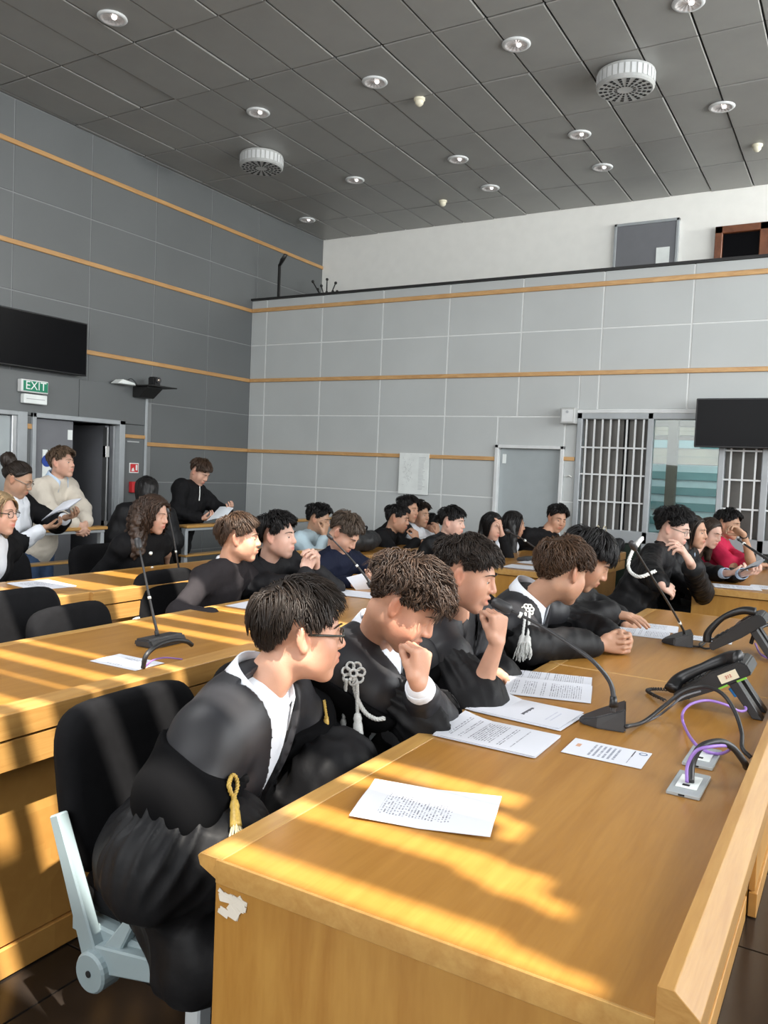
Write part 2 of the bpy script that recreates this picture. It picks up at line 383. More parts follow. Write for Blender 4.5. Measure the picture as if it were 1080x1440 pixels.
# wood strips
def strip(n, mn, mx, m): put(MB().box(mn, mx), n, MATS[m], kind='structure', bevel=.004)
strip('trim_1', (-7.0, 3, 4.362), (-6.982, YW, 4.408), 'pine_left_shaded')
strip('trim_2', (-7.0, 3, 3.452), (-6.982, 8.35, 3.498), 'pine_left_shaded')
strip('trim_3', (-7.0, 3, 2.552), (-6.982, 8.35, 2.598), 'pine_left_shaded')
strip('trim_4', (-7.0, 6.58, 1.645), (-6.982, 8.35, 1.69), 'pine_left_shaded')
strip('trim_5', (-6.95, 6.225, 1.72), (-6.935, 6.53, 1.76), 'pine_left_shaded')
strip('trim_6', (-6.95, 5.035, 1.74), (-6.935, 5.095, 1.79), 'pine_left_shaded')
strip('trim_7', (-6.98, 8.335, 3.452), (5, 8.36, 3.50), 'pine')
strip('trim_8', (-6.98, 8.335, 2.555), (5, 8.36, 2.60), 'pine')
strip('trim_9', (-6.98, 8.335, 1.645), (-3.50, 8.36, 1.688), 'pine')
strip('trim_10', (-2.73, 8.335, 1.67), (-2.61, 8.36, 1.71), 'pine')
strip('trim_11', (-6.95, 6.225, .74), (-6.935, 6.53, .78), 'pine_left_shaded')
# gallery behind the parapet
put(MB().box((-7, 8.5, 3.0), (5.5, 9.9, 3.1)), 'floor_gallery', MATS['panel_left_shaded'], kind='structure')
put(MB().box((-7, YW, 2.9), (5.5, 10.05, 4.9)), 'wall_gallery', MATS['white_plaster'], kind='structure')
put(MB().box((5.5, -5, -.2), (5.7, 10.4, 4.9)), 'wall_right', MATS['white_plaster'], kind='structure')
put(MB().box((-7.2, -5, -.2), (5.7, -4.8, 4.9)), 'wall_rear', MATS['white_plaster'], kind='structure')
# ------------------------------------------------------------------ doors
def framed(n, parts):
    d = thing(n, None, None, kind='structure')
    for nm, b, m, bv in parts: put(b, nm, MATS[m], d, bevel=bv)
    return d
d1 = framed('door_1', [
    ('door_frame', MB().box((-7.02, 4.93, -.2), (-6.92, 5.03, 1.90)).box((-7.02, 3.9, 1.86), (-6.92, 4.93, 1.90)), 'frame_grey', .004),
    ('leaf', MB().box((-7.02, 3.95, -.2), (-6.97, 4.88, 1.85)), 'grey_door', .004),
    ('stop', MB().box((-7.0, 4.88, -.2), (-6.94, 4.93, 1.86)), 'steel', .004)])
d2 = framed('door_2', [
    ('door_frame', MB().box((-7.05, 5.085, -.2), (-6.915, 5.125, 1.90)).box((-7.05, 6.15, -.2), (-6.915, 6.225, 1.90)).box((-7.05, 5.085, 1.855), (-6.915, 6.225, 1.90)), 'frame_grey', .004),
    ('leaf', MB().box((-7.03, 5.13, -.2), (-6.98, 5.60, 1.85)), 'grey_door_dark', .004),
    ('open_leaf', MB().box((-7.60, 6.06, -.2), (-7.04, 6.11, 1.84)), 'grey_door_dark', .004),
    ('hinge_strip', MB().box((-7.05, 6.04, -.2), (-6.99, 6.06, 1.82)).box((-7.04, 6.115, -.2), (-6.98, 6.145, 1.84)), 'steel', 0),
    ('hinge', MB().box((-7.03, 6.02, 1.5), (-6.98, 6.07, 1.62)).box((-7.03, 6.02, .7), (-6.98, 6.07, .82)), 'chrome', .003)])
put(MB().tube(spline([(-7.50, 6.05, .98), (-7.42, 5.99, .99), (-7.38, 5.98, .9), (-7.46, 6.0, .80)], 4), .014, 6).box((-7.5, 6.0, .78), (-7.44, 6.06, 1.02)), 'panic_handle', MATS['black_plastic'], d2)
put(MB().box((-6.978, 5.53, 1.66), (-6.972, 5.585, 1.76)), 'notice', MATS['sign_white'], d2)
put(MB().box((-6.978, 5.24, 1.22), (-6.972, 5.34, 1.55)), 'sign_plate', MATS['sign_white'], d2)
put(MB().lathe([(.06, 0), (.06, .004)], (-6.972, 5.29, 1.44), 20, (1, 0, 0)), 'blue_disc', MATS['blue_paint'], d2, label='round blue mark on the white door plate')
COR = put(MB().box((-9, 4.6, -.2), (-8.9, 7.5, 3)).box((-9, 4.5, -.2), (-7.3, 4.6, 3)).box((-9, 7.4, -.2), (-7.3, 7.5, 3)).box((-9, 4.5, 2.3), (-7.3, 7.5, 2.4)), 'wall_corridor', MATS['grey_door_dark'], kind='structure')
d3 = framed('door_3', [
    ('door_frame', MB().box((-3.50, 8.33, 0), (-3.46, 8.45, 1.82)).box((-2.765, 8.33, 0), (-2.725, 8.45, 1.82)).box((-3.50, 8.33, 1.785), (-2.725, 8.45, 1.82)), 'bar_white', .004),
    ('leaf', MB().box((-3.46, 8.40, 0), (-2.765, 8.44, 1.785)), 'grey_door', .003)])
put(MB().box((-3.43, 8.39, 1.62), (-3.39, 8.40, 1.72)), 'notice', MATS['sign_white'], d3)
d4 = framed('door_4', [('leaf', MB().box((-2.72, 9.86, 3.1), (-2.04, 9.9, 4.49)), 'grey_door_dark', .003),
    ('door_frame', MB().box((-2.75, 9.85, 3.1), (-2.72, 9.91, 4.52)).box((-2.04, 9.85, 3.1), (-2.01, 9.91, 4.52)).box((-2.75, 9.85, 4.49), (-2.01, 9.91, 4.52)), 'frame_grey', .003)])
put(MB().box((-2.25, 9.852, 4.02), (-2.10, 9.857, 4.20)), 'notice', MATS['sign_white'], d4)
# red-brown cupboard window upstairs
wd = thing('window_3', None, None, kind='structure')
put(MB().box((-1.61, 9.82, 3.6), (-1.53, 9.9, 4.36)).box((-1.15, 9.82, 3.6), (-1.03, 9.9, 4.36)).box((-.6, 9.82, 3.6), (-.5, 9.9, 4.36)).box((-1.61, 9.82, 4.28), (-.5, 9.9, 4.36)).box((-1.61, 9.82, 3.6), (-.5, 9.9, 3.7)), 'window_frame', MATS['red_wood'], wd, bevel=.006)
put(MB().box((-1.53, 9.87, 3.7), (-1.15, 9.88, 4.28)), 'pane', MATS['screen_black'], wd)
put(MB().box((-1.03, 9.87, 3.7), (-.6, 9.88, 4.28)), 'pane', MATS['screen_black'], wd)
# ------------------------------------------------------------------ barred interior windows
W1 = thing('window_1', None, None, kind='structure')
fr = MB()
for x0, x1 in ((-2.60, -2.545), (-1.885, -1.83), (-1.21, -1.155), (-.83, -.77), (.2, .27), (.88, .95)): fr.box((x0, 8.33, 0), (x1, 8.42, 2.17))
for z0, z1 in ((2.105, 2.17), (.86, .985), (0, .12)): fr.box((-2.6, 8.33, z0), (.95, 8.42, z1))
put(fr, 'window_frame', MATS['frame_grey'], W1, bevel=.006)
put(MB().box((-2.60, 8.325, 2.165), (.95, 8.345, 2.20)), 'window_head', MATS['bar_white'], W1, bevel=.004)
def bars(xa, xb, n):
    for k in range(n):
        x = xa+(xb-xa)*(k+.5)/n
        put(MB().box((x-.008, 8.345, .985), (x+.008, 8.36, 2.105)), 'bar', MATS['bar_white'], W1)
    for z in (1.265, 1.54, 1.815): put(MB().box((xa, 8.347, z-.008), (xb, 8.358, z+.008)), 'bar', MATS['bar_white'], W1)
bars(-2.545, -1.885, 8); bars(-1.155, -.83, 3); bars(-.77, .2, 10)
put(MB().box((-2.545, 8.42, .98), (-2.14, 8.44, 2.11)).box((-2.08, 8.42, .98), (-1.885, 8.44, 2.11)), 'blind', MATS['window_backing'], W1)
put(MB().box((-2.2, 8.45, .98), (-2.0, 8.46, 2.11)), 'gap_black_sheet', MATS['dark_hole'], W1)  # black sheet added so the gap between the blinds stays dark
put(MB().box((-1.155, 8.42, .98), (-.83, 8.44, 2.11)), 'blind', MATS['window_backing'], W1)
put(MB().box((-.77, 8.42, .98), (.2, 8.44, 2.11)), 'blind', MATS['window_backing'], W1)
mat('dark_green', (.03, .05, .04), .3)
for x0, x1 in ((-2.545, -1.885), (-1.83, -1.21), (-1.155, -.83), (-.77, .2)): put(MB().box((x0, 8.37, .12), (x1, 8.39, .86)), 'lower_pane', MATS['dark_green'], W1)
put(MB().box((-1.83, 8.375, .985), (-1.21, 8.383, 2.105)), 'pane', MATS['glass'], W1)
# added backdrop imitating the pane's reflection: pale boards below, brown above, a post
mat('teal_board', (.22, .42, .43), .5); mat('pale_board', (.70, .86, .88), .5); mat('tan_board', (.30, .27, .18), .5, noise=.3, nscale=3)
mat('post_brown', (.12, .10, .07), .6)
RW = put(MB().box((-3.4, 9.55, -.2), (1.2, 9.65, 2.9)), 'wall_reflection_backdrop', MATS['teal_board'], kind='structure')  # stand-in boards for what the glass reflects
rr = random.Random(5); z = .5; k = 0
while z < 2.8:
    h = .085 if z < 1.62 else rr.choice((.05, .07, .09))
    m = ('pale_board' if k % 2 else 'teal_board') if z < 1.62 else rr.choice(('tan_board', 'pale_board', 'tan_board', 'post_brown', 'teal_board'))
    put(MB().box((-3.2, 9.50+.01*(k % 2), z+.004), (1, 9.55, z+h)), 'added_slat', MATS[m], RW); z += h; k += 1
put(MB().box((-1.86, 9.2, 0), (-1.76, 9.3, 2.9)), 'backdrop_post', MATS['post_brown'], kind='structure')  # post of the added reflection backdrop
area('added_backdrop_light', (-1.4, 8.9, 2.75), (0, .35, -1), 2.2, .3, 16, (.9, 1, 1))  # unseen light added to brighten the backdrop boards
put(MB().box((-3.4, 8.5, 2.8), (1.2, 9.6, 2.9)), 'ceiling_over_backdrop', MATS['white_plaster'], kind='structure')  # lid over the added backdrop space
# ------------------------------------------------------------------ desks
def desk(label, Xb, Xw, wpar, chamf, Xf, Xp, Y0, Y1, group='rows of long court desks'):
    zp = .83 if chamf else .80
    t = thing('court_desk', label, 'desk', ((Xb+Xw)/2, (Y0+Y1)/2, 0), group)
    put(MB().prism([(Xb+.06, .78), (Xw, .78), (Xw, .735), (Xb+.06, .735)], 1, Y0, Y1), 'worktop', MATS['maple'], t, bevel=.0015)
    put(MB().prism([(Xb, .772), (Xb+.008, .78), (Xb+.0595, .78), (Xb+.0595, .737), (Xb+.05, .737), (Xb+.006, .755)], 1, Y0, Y1), 'edge_strip', MATS['maple_edge'], t, bevel=.0015)
    for y0, y1 in ((Y0-.006, Y0), (Y1, Y1+.006)):
        put(MB().box((Xb+.05, y0, .737), (Xw, y1, .7805)), 'end_strip', MATS['maple_edge'], t, bevel=.001)
    if chamf: par = [(Xw, .73), (Xw, .83), (Xw+wpar, .83), (Xw+wpar+.035, .80), (Xw+wpar+.035, .757), (Xw+.02, .757), (Xw+.02, .73)]
    else: par = [(Xw, .73), (Xw, zp-.004), (Xw+.006, zp), (Xw+wpar-.006, zp), (Xw+wpar, zp-.004), (Xw+wpar, zp-.072), (Xw+.02, zp-.072), (Xw+.02, .72)]
    put(MB().prism(par, 1, Y0-.008, Y1+.008), 'parapet', MATS['maple_lip'], t, bevel=.001)
    xo = Xw+wpar+(.035 if chamf else 0)
    put(MB().box((xo-.07-.03*chamf, Y0-.004, zp-.162), (xo-.004-.03*chamf, Y1+.004, zp-.079)), 'apron_board', MATS['maple_lip'], t, bevel=.002)
    n = max(1, int(round((Y1-Y0)/.95))); d = (Y1-Y0)/n
    for k in range(n):
        put(MB().box((Xp-.022, Y0+.012+k*d, .096), (Xp, Y0+.008+(k+1)*d, .70)), 'front_panel', MATS['maple_panel'], t, bevel=.002)
    put(MB().box((Xp-.02, Y0+.01, .004), (Xp+.008, Y1-.01, .09)), 'plinth', MATS['maple_panel'], t, bevel=.002)
    for y in (Y0+.012, Y1-.04):
        put(MB().box((Xb+.035, y, .004), (Xp-.024, y+.028, .73)), 'side_panel', MATS['maple_end'], t, bevel=.002)
    return t
R1 = dict(Xb=-1.02, Xw=-.195, wpar=.022, chamf=True, Xf=-.15, Xp=-.265)
R2 = dict(Xb=-2.79, Xw=-2.035, wpar=.09, chamf=False, Xf=-1.945, Xp=-2.03)
R3 = dict(Xb=-4.12, Xw=-3.46, wpar=.07, chamf=False, Xf=-3.39, Xp=-3.46)
dk1 = desk('long front desk with sun patches and a pale chip on its end panel', Y0=1.115, Y1=3.03, **R1)
desk('maple desk section carrying the folded hands and the two far telephones', Y0=3.045, Y1=4.72, **dict(R1, Xp=-.235))
desk('far maple desk with patchwork end panel beside the red polo shirt', Y0=5.97, Y1=8.1, **R1)
desk('maple desk with worn front boards and one table microphone, behind the first row', Y0=-.6, Y1=3.02, **R2)
desk('maple desk where the three dark haired boys in a row sit', Y0=3.03, Y1=4.75, **R2)
desk('maple desk end with loose white papers behind the boy with the microphone', Y0=5.83, Y1=8.0, **R2)
desk('rear maple desk at the left under the woman in the blazer', Y0=.6, Y1=2.865, Xb=-4.12, Xw=-3.485, wpar=.07, chamf=False, Xf=-3.4, Xp=-3.48)
desk('rear maple desk in front of the woman with long curls', Y0=2.875, Y1=4.75, **R3)
desk('rearmost maple desk under the boys with black jackets by the back wall', Y0=5.6, Y1=7.7, **R3)
# chipped veneer patch on the end panel of the first desk
def chip():
    b = MB(); rg = random.Random(2)
    for k in range(16):
        x, z = -.945+rg.uniform(-.02, .024), .695+rg.uniform(-.022, .016); a = rg.uniform(-.9, .5); l = rg.uniform(.008, .02); w_ = rg.uniform(.003, .006)
        u = v3(math.cos(a), 0, math.sin(a)); n = v3(-u[2], 0, u[0]); c = v3(x, 1.1262-.00012*k, z)
        b.obox(c, (2*l, .0014, 2*w_), (u, (0, 1, 0), n))
    mat('bare_chip', (.78, .72, .62), .8, noise=.1)
    put(b, 'chipped_patch', MATS['bare_chip'], dk1, label='pale chipped patch on the end panel')
chip()
# ------------------------------------------------------------------ chairs
mat('chair_fabric', (.007, .007, .008), .9, spec=.15, noise=.15, nscale=30)
mat('chair_grey', (.27, .34, .36), .42, noise=.05)
mat('chair_light', (.50, .54, .56), .4)
def cushion(c, size, ax, mname, name, parent, rx=.35, n=10):
    # rounded pad: superellipse outline with a domed face
    A = np.asarray(ax, float); c = np.asarray(c, float); b = MB(); vs = []; m = 36
    rings = [(-.5, .90), (-.45, .985), (-.2, 1.0), (.15, 1.0), (.38, .96), (.5, .86), (.56, .55)]
    for h, s in rings:
        for j in range(m):
            t = 2*math.pi*j/m; ct, st = math.cos(t), math.sin(t)
            x = math.copysign(abs(ct)**rx, ct); y = math.copysign(abs(st)**rx, st)
            vs.append(c+A[0]*x*size[0]/2*s+A[1]*y*size[1]/2*s+A[2]*h*size[2])
    fs = [(i*m+j, i*m+(j+1) % m, (i+1)*m+(j+1) % m, (i+1)*m+j) for i in range(len(rings)-1) for j in range(m)]
    fs += [tuple(range(m))[::-1], tuple(range((len(rings)-1)*m, len(rings)*m))]
    b.add(vs, fs); return put(b, name, MATS[mname], parent, smooth=True, world=False)
def make_chair(label, light=False, pads=True):
    t = thing('chair', label, 'chair', (0, 0, 0), 'black conference chairs behind the desks'); g = 'chair_light' if light else 'chair_grey'
    th = math.radians(10); bx = v3(math.sin(th), 0, -math.cos(th)); fw = v3(math.cos(th), 0, math.sin(th))
    b = cushion((-.235, 0, .655), (.44, .47, .07), ((-math.sin(th), 0, math.cos(th)), (0, 1, 0), fw), 'chair_fabric', 'backrest', t, rx=.42)
    cushion((.0, 0, .435), (.44, .46, .08), ((1, 0, 0), (0, 1, 0), (0, 0, 1)), 'chair_fabric', 'seat', t, rx=.4)
    for s in (-1, 1):
        y = s*.262; k = MB()
        h = v3(-.06, y, .30)
        def bar(a, c, w0, w1):
            a, c = v3(*a), v3(*c); u = unit(c-a); n = np.cross(v3(0, 1, 0), u)
            vs = []
            for p, w_ in ((a, w0), (c, w1)):
                for q in ((-1, -1), (1, -1), (1, 1), (-1, 1)): vs.append(p+n*q[0]*w_/2+v3(0, 1, 0)*q[1]*.016)
            k.add(vs, [(0, 3, 2, 1), (4, 5, 6, 7), (0, 1, 5, 4), (1, 2, 6, 5), (2, 3, 7, 6), (3, 0, 4, 7)])
        bar((-.075, y, .31), (-.22, y, .63), .055, .034)
        bar((-.05, y, .30), (.03, y-s*.02, .44), .06, .026)
        bar((-.06, y, .325), (.20, y, .375), .065, .05)
        br = put(k, 'bracket', MATS[g], t, bevel=.004, world=False)
        put(MB().lathe([(.0, -.034), (.043, -.034), (.048, -.028), (.048, .02), (.044, .024), (0, .024)], h, 24, (0, -s, 0), cap=False), 'hub', MATS[g], br, smooth=False, world=False)
        put(MB().lathe([(.008, -.0365), (.008, -.03)], h, 10, (0, -s, 0)), 'hub_screw', MATS['dark_hole'], br, world=False)
        if pads:
            put(MB().box((-.17, y-.028, .612), (.13, y+.028, .64)), 'armrest', MATS['black_plastic'], t, bevel=.01, seg=2, world=False)
            put(MB().box((-.15, y-.012, .40), (-.12, y+.012, .612)).box((.07, y-.012, .36), (.095, y+.012, .612)), 'arm_post', MATS[g], br, bevel=.004, world=False)
        put(MB().box((.17, s*.20-.022, .0), (.215, s*.20+.022, .36)), 'leg', MATS['chair_light'], t, bevel=.005, world=False)
    put(MB().box((-.18, -.25, .345), (.18, .25, .385)), 'seat_frame', MATS[g], t, bevel=.006, world=False)
    return t
ch0 = make_chair('black chair with grey forked bracket under the boy in glasses at the front', pads=False)
ch0.location = (-1.42, 1.56, 0)
chp = make_chair('empty black chair with armrests at the left edge, behind the second row desk')
chp.location = (-3.10, 2.40, 0)
copy_thing(chp, (-2.70, 2.42, -.02), math.radians(8), label='empty black chair tucked low against the second row desk, right of the armrest chair')
chl = make_chair('empty black chair with pale posts behind the rear desk, below the cream sweater', light=True, pads=False)
chl.location = (-4.45, 3.22, 0)
for x, y, r, l, src in ((-1.42, 2.13, 0, 'black chair under the boy resting his mouth on his fist', ch0), (-1.42, 2.70, 0, 'black chair under the boy speaking into the microphone', ch0),
    (-1.42, 3.34, 0, 'black chair under the boy with folded hands on the desk', ch0), (-1.42, 3.86, 0, 'black chair under the boy with straight black fringe', ch0),
    (-3.17, 3.42, 0, 'black chair under the boy in the charcoal long sleeved top', chl), (-3.2, 3.93, 0, 'black chair under the boy with clasped hands at his chin', ch0), (-3.2, 4.55, 0, 'black chair under the boy in the navy pullover', ch0),
    (-1.45, 5.72, 0, 'pale framed chair under the gowned boy with glasses and white cord', chl), (-4.5, 4.05, 0, 'black chair behind the woman with long curls', ch0),
    (-4.55, 2.80, 0, 'black chair under the woman in the black blazer', ch0)):
    copy_thing(src, (x, y, 0), math.radians(r), label=l)
# ------------------------------------------------------------------ papers
mat('paper', (.70, .72, .775), .55, noise=.02)
mat('paper_grey', (.66, .70, .74), .5, noise=.03)
PR = [print_mat('print_a', 0, .0068, .05, .20, .035, .17, seed=1), print_mat('print_b', 0, .0075, .03, .24, .025, .18, seed=2, gap=.40, dens=.52),
      print_mat('print_c', 0, .0075, .02, .25, .02, .16, seed=3, gap=.4), print_mat('print_d', 0, .02, .225, .245, .05, .15, seed=4, dens=.6, ink=(.55, .57, .66)),
      print_mat('print_card', 0, .0125, .045, .165, .02, .115, seed=6, gap=.40, dens=.6, ink=(.30, .32, .38))]
def sheet_mesh(L, Wd, curl, th=.0009, n=10, z=0):
    vs = []
    for k in (0, 1):
        for i in range(n+1):
            for j in range(n+1):
                x, y = L*i/n, Wd*j/n; h = curl(i/n, j/n)+(th if k else 0)+z; vs.append((x, y, h))
    m = (n+1)**2; fs = []
    for i in range(n):
        for j in range(n):
            a = i*(n+1)+j; q = (a, a+n+1, a+n+2, a+1); fs += [tuple(m+r for r in q), q[::-1]]
    for i in range(n):
        a, b = i*(n+1), (i+1)*(n+1); fs += [(a, m+a, m+b, b), (b+n, m+b+n, m+a+n, a+n)]
        fs += [(i+1, m+i+1, m+i, i), (n*(n+1)+i, m+n*(n+1)+i, m+n*(n+1)+i+1, n*(n+1)+i+1)]
    return vs, fs
def document(name, label, cx, cy, z, rot, m, L=.29, Wd=.205, pages=1, curl=None, group=None, cat='papers', fan=.01, seed=0, under='paper'):
    rg = random.Random(seed+11); r = math.radians(rot)
    c, s = math.cos(r), math.sin(r); x0, y0 = cx-(c*L/2-s*Wd/2), cy-(s*L/2+c*Wd/2)
    curl = curl or (lambda u, w_: .003*max(0, .25-u)*4*rg.random()*0+.004*max(0, .3-u)**1.5)
    t = thing(name, label, cat, (x0, y0, z+.0006), group); t.rotation_euler = (0, 0, r)
    for k in range(pages):
        top = k == pages-1
        v, f = sheet_mesh(L, Wd, (lambda u, w_: curl(u, w_)*(1-.2*(pages-1-k))), z=.0013*k)
        o = put(MB().add(v, f), 'page', m if top else MATS[under], t, world=False)
        if not top: o.location = (rg.uniform(-fan, fan), rg.uniform(-fan, fan), 0); o.rotation_euler = (0, 0, rg.uniform(-1, 1)*fan*2.5)
    return t
lift = lambda a, p=2.2: (lambda u, w_: a*max(0, .55-u)**p*(1+.6*w_))
document('document', 'single printed sheet in the sun on the near end of the front desk, lightly folded', -.757, 1.535, .781, 16, PR[0], pages=1, curl=lambda u, w_: .010*abs(u-.5)+.003*abs(math.sin(w_*4)))
document('document', 'thick printed stack nearest the camera in the row of three beside the microphone', -.822, 2.075, .781, 0, PR[1], pages=5, curl=lambda u, w_: .028*max(0, .3-u)**1.4*w_*3, fan=.003, seed=1)
dt = document('document', 'stapled papers with a bold title, in the middle of the three stacks by the microphone', -.842, 2.35, .781, -3, PR[3], pages=4, curl=lambda u, w_: .03*max(0, .3-u)**1.2*w_*3, fan=.012, seed=2)
b = MB()
for k in range(11): b.box((.148, .055+.0078*k, .0052+.0004*k*0), (.156+.003*(k % 3 == 0), .060+.0078*k, .0056))
put(b, 'title_print', mat('ink', (.10, .10, .12), .6), dt, world=False)
o4 = document('document', 'open printed booklet lying under the far edge of the microphone stem', -.868, 2.62, .781, 15, PR[2], L=.28, Wd=.185, pages=3, fan=.003, seed=3, curl=lambda u, w_: .012*(w_**3))
v, f = sheet_mesh(.28, .16, lambda u, w_: .012*((1-w_)**3), z=.0013); q = put(MB().add(v, f), 'page', PR[2], o4, world=False); q.location = (0, .186, 0)
cdoc = document('name_card', 'laminated white card with a small logo beside the microphone base', -.537, 2.13, .781, 1, PR[4], L=.205, Wd=.135, cat='card')
put(MB().lathe([(.011, 0), (.011, .0004), (.008, .0004)], (.187, .112, .0012), 20, cap=False), 'ring_logo', mat('logo_blue', (.10, .16, .28), .5), cdoc, world=False)
put(MB().box((.018, .07, .001), (.03, .095, .0013)).box((.012, .03, .001), (.017, .1, .0013)), 'orange_logo', mat('logo_orange', (.62, .36, .24), .5), cdoc, world=False)
put(MB().box((.163, .075, .001), (.166, .125, .0013)), 'caption', MATS['ink'], cdoc, world=False)
document('document', 'open papers under the hand of the boy with the fringe', -.865, 3.92, .781, 8, PR[2], L=.25, Wd=.18, pages=2, seed=4)
document('document', 'loose papers beyond the folded hands on the second desk section', -.86, 4.11, .781, 8, PR[0], L=.25, Wd=.18, pages=2, seed=5)
document('document', 'white sheet lying behind the second table microphone, near the phone', -.60, 3.98, .781, 4, PR[0], L=.26, Wd=.12, seed=6)
document('document', 'small sheet in the sun next to the microphone on the second row desk', -2.20, 2.015, .781, 2, PR[4], L=.22, Wd=.14, seed=7)
document('document', 'sheet in front of the boy in the charcoal top', -2.60, 3.23, .781, 4, MATS['paper'], L=.24, Wd=.2, pages=2, seed=8)
document('document', 'sheet on the second row desk below the paper the navy boy holds', -2.45, 3.93, .781, 6, MATS['paper'], L=.28, Wd=.2, pages=2, seed=9)
document('document', 'white papers on the rear desk in front of the empty chair', -3.88, 2.93, .781, -8, PR[0], L=.3, Wd=.24, pages=2, seed=10)
document('document', 'white paper at the left edge on the rear desk', -3.72, 2.33, .781, -12, PR[0], L=.28, Wd=.2, seed=12)
document('document', 'papers at the foot of the microphone in front of the curly haired woman', -3.74, 3.80, .781, -8, MATS['paper'], L=.25, Wd=.22, pages=2, seed=13)
document('document', 'near stack of papers on the end of the desk behind the microphone boy', -2.22, 6.02, .781, 4, MATS['paper'], L=.30, Wd=.22, pages=6, seed=14)
document('document', 'farther sheets on the desk in front of the women with long dark hair', -2.25, 6.42, .781, -5, MATS['paper'], L=.30, Wd=.22, pages=3, seed=15)
document('document', 'open papers at the end of the patchwork desk', -.72, 6.16, .781, 12, PR[2], L=.3, Wd=.21, pages=3, seed=16)
document('document', 'second set of papers on the patchwork desk', -.50, 6.32, .781, 4, PR[0], L=.29, Wd=.21, pages=2, seed=17)
# ------------------------------------------------------------------ table microphones
def mic_base_wedge(t, c, L, Wd, H, rot=0):
    # triangular base: rounded tip towards the speaker (-x), tall back
    x, y, z = c; prof = []
    pl = [(-L/2, 0), (-L/2+.012, -.022), (-L*.1, -Wd*.42), (L/2, -Wd/2), (L/2, Wd/2), (-L*.1, Wd*.42), (-L/2+.012, .022)]
    vs = [(x+a, y+b_, z) for a, b_ in pl]
    hh = [.016, .018, .034, H, H, .034, .018]
    vs += [(x+a*.96+.001, y+b_*.93, z+h) for (a, b_), h in zip(pl, hh)]
    cr, sr = math.cos(math.radians(rot)), math.sin(math.radians(rot)); vs = [(x+(q[0]-x)*cr-(q[1]-y)*sr, y+(q[0]-x)*sr+(q[1]-y)*cr, q[2]) for q in vs]
    n = len(pl); fs = [tuple(range(n))[::-1]]+[(i, (i+1) % n, n+(i+1) % n, n+i) for i in range(n)]+[(7, 8, 9, 12, 13), (9, 10, 11, 12)]
    put(MB().add(vs, fs), 'base', MATS['charcoal_plastic'], t, bevel=.004, seg=2)
def microphone(label, c, stem, rhead=.011, hl=.055, L=.15, Wd=.11, H=.055, ring=.35, wedge=True, rs=.0042, rot=14):
    t = thing('table_microphone', label, 'microphone', c)
    if wedge: mic_base_wedge(t, c, L, Wd, H, rot)
    else:
        put(MB().prism([(c[0]-.055, c[2]), (c[0]-.05, c[2]+.028), (c[0]+.03, c[2]+.034), (c[0]+.055, c[2])], 1, c[1]-.09, c[1]+.10), 'base', MATS['charcoal_plastic'], t, bevel=.008, seg=2)
    if wedge: stem = [np.asarray(stem[0])-v3(0, 0, .035)]+list(stem)
    P = spline(stem, 10); n = len(P)
    st = put(MB().tube(P, np.linspace(rs*1.5, rs*.8, n), 8), 'stem', MATS['charcoal_plastic'], t, smooth=True)
    k = int(n*ring); put(MB().tube(P[k:k+2], rs*1.6, 10), 'ring', MATS['sign_white'], st, smooth=True)
    d = unit(P[-1]-P[-3]); put(MB().lathe([(0, -.004), (rhead*.75, -.002), (rhead, .008), (rhead, hl*.7), (rhead*.8, hl*.9), (0, hl)], P[-1], 14, d, cap=False), 'mic_head', MATS['charcoal_plastic'], st, smooth=True)
    put(MB().lathe([(rs*2.4, 0), (rs*1.7, .03)], P[8 if wedge else 0]-v3(0, 0, .012), 12, unit(P[9]-P[8])), 'collar', MATS['black_plastic'], t, smooth=True)
    return t
ZT = .781
m1 = microphone('large wedge microphone in front, its stem reaching to the boy who speaks', (-.618, 2.372, ZT),
    [atx(863, 984, -.57), atx(857, 958, -.585), atx(833, 929, -.63), atx(800, 905, -.70), atx(757, 878, -.79), atx(718, 858, -.865)], .0165, .062, .135, .115, .068, ring=.93, rs=.0055)
m2 = microphone('wedge microphone with a tall thin stem near the far telephones', (-.675, 3.78, ZT),
    [atx(963, 893, -.635), atx(958, 880, -.64), atx(938, 845, -.66), atx(915, 808, -.69), atx(893, 772, -.72)], .012, .05, .13, .14, .062, ring=.42)
m3 = microphone('flat based microphone on the second row desk, left, with upright stem', (-2.33, 2.30, ZT),
    [atx(222, 893, -2.34), atx(216, 868, -2.36), atx(209, 835, -2.39), atx(201, 795, -2.43), atx(196, 772, -2.46)], .014, .05, wedge=False, ring=.45)
microphone('microphone on the rear desk before the curly haired woman', (-3.60, 3.73, ZT),
    [atx(252, 802, -3.62), atx(249, 785, -3.62), atx(244, 755, -3.64), atx(237, 722, -3.66)], .010, .035, wedge=False, ring=.45)
microphone('thin microphone slanting before the boy in navy', (-2.35, 4.25, ZT),
    [atx(521, 822, -2.35), atx(512, 808, -2.38), atx(492, 784, -2.45), atx(467, 758, -2.52)], .011, .04, wedge=False, ring=.5, rs=.005)
microphone('microphone bent over the papers in front of the woman covering her face', (-2.42, 6.55, ZT),
    [atx(775, 782, -2.40), atx(757, 773, -2.44), atx(735, 758, -2.5), atx(716, 748, -2.55)], .016, .06, wedge=False, ring=.6, rs=.006)
microphone('small microphone leaning left beside the cream handbag', (-2.15, 7.35, ZT),
    [atx(838, 757, -2.15), atx(828, 749, -2.18), atx(818, 743, -2.22)], .013, .05, wedge=False, ring=.6, rs=.006)
microphone('dark microphone stem at the right edge, in front of the red polo', (-.42, 6.9, ZT),
    [atx(1085, 790, -.40), atx(1066, 778, -.48), atx(1048, 766, -.56), atx(1040, 760, -.60)], .008, .03, wedge=False, ring=.7, rs=.006)
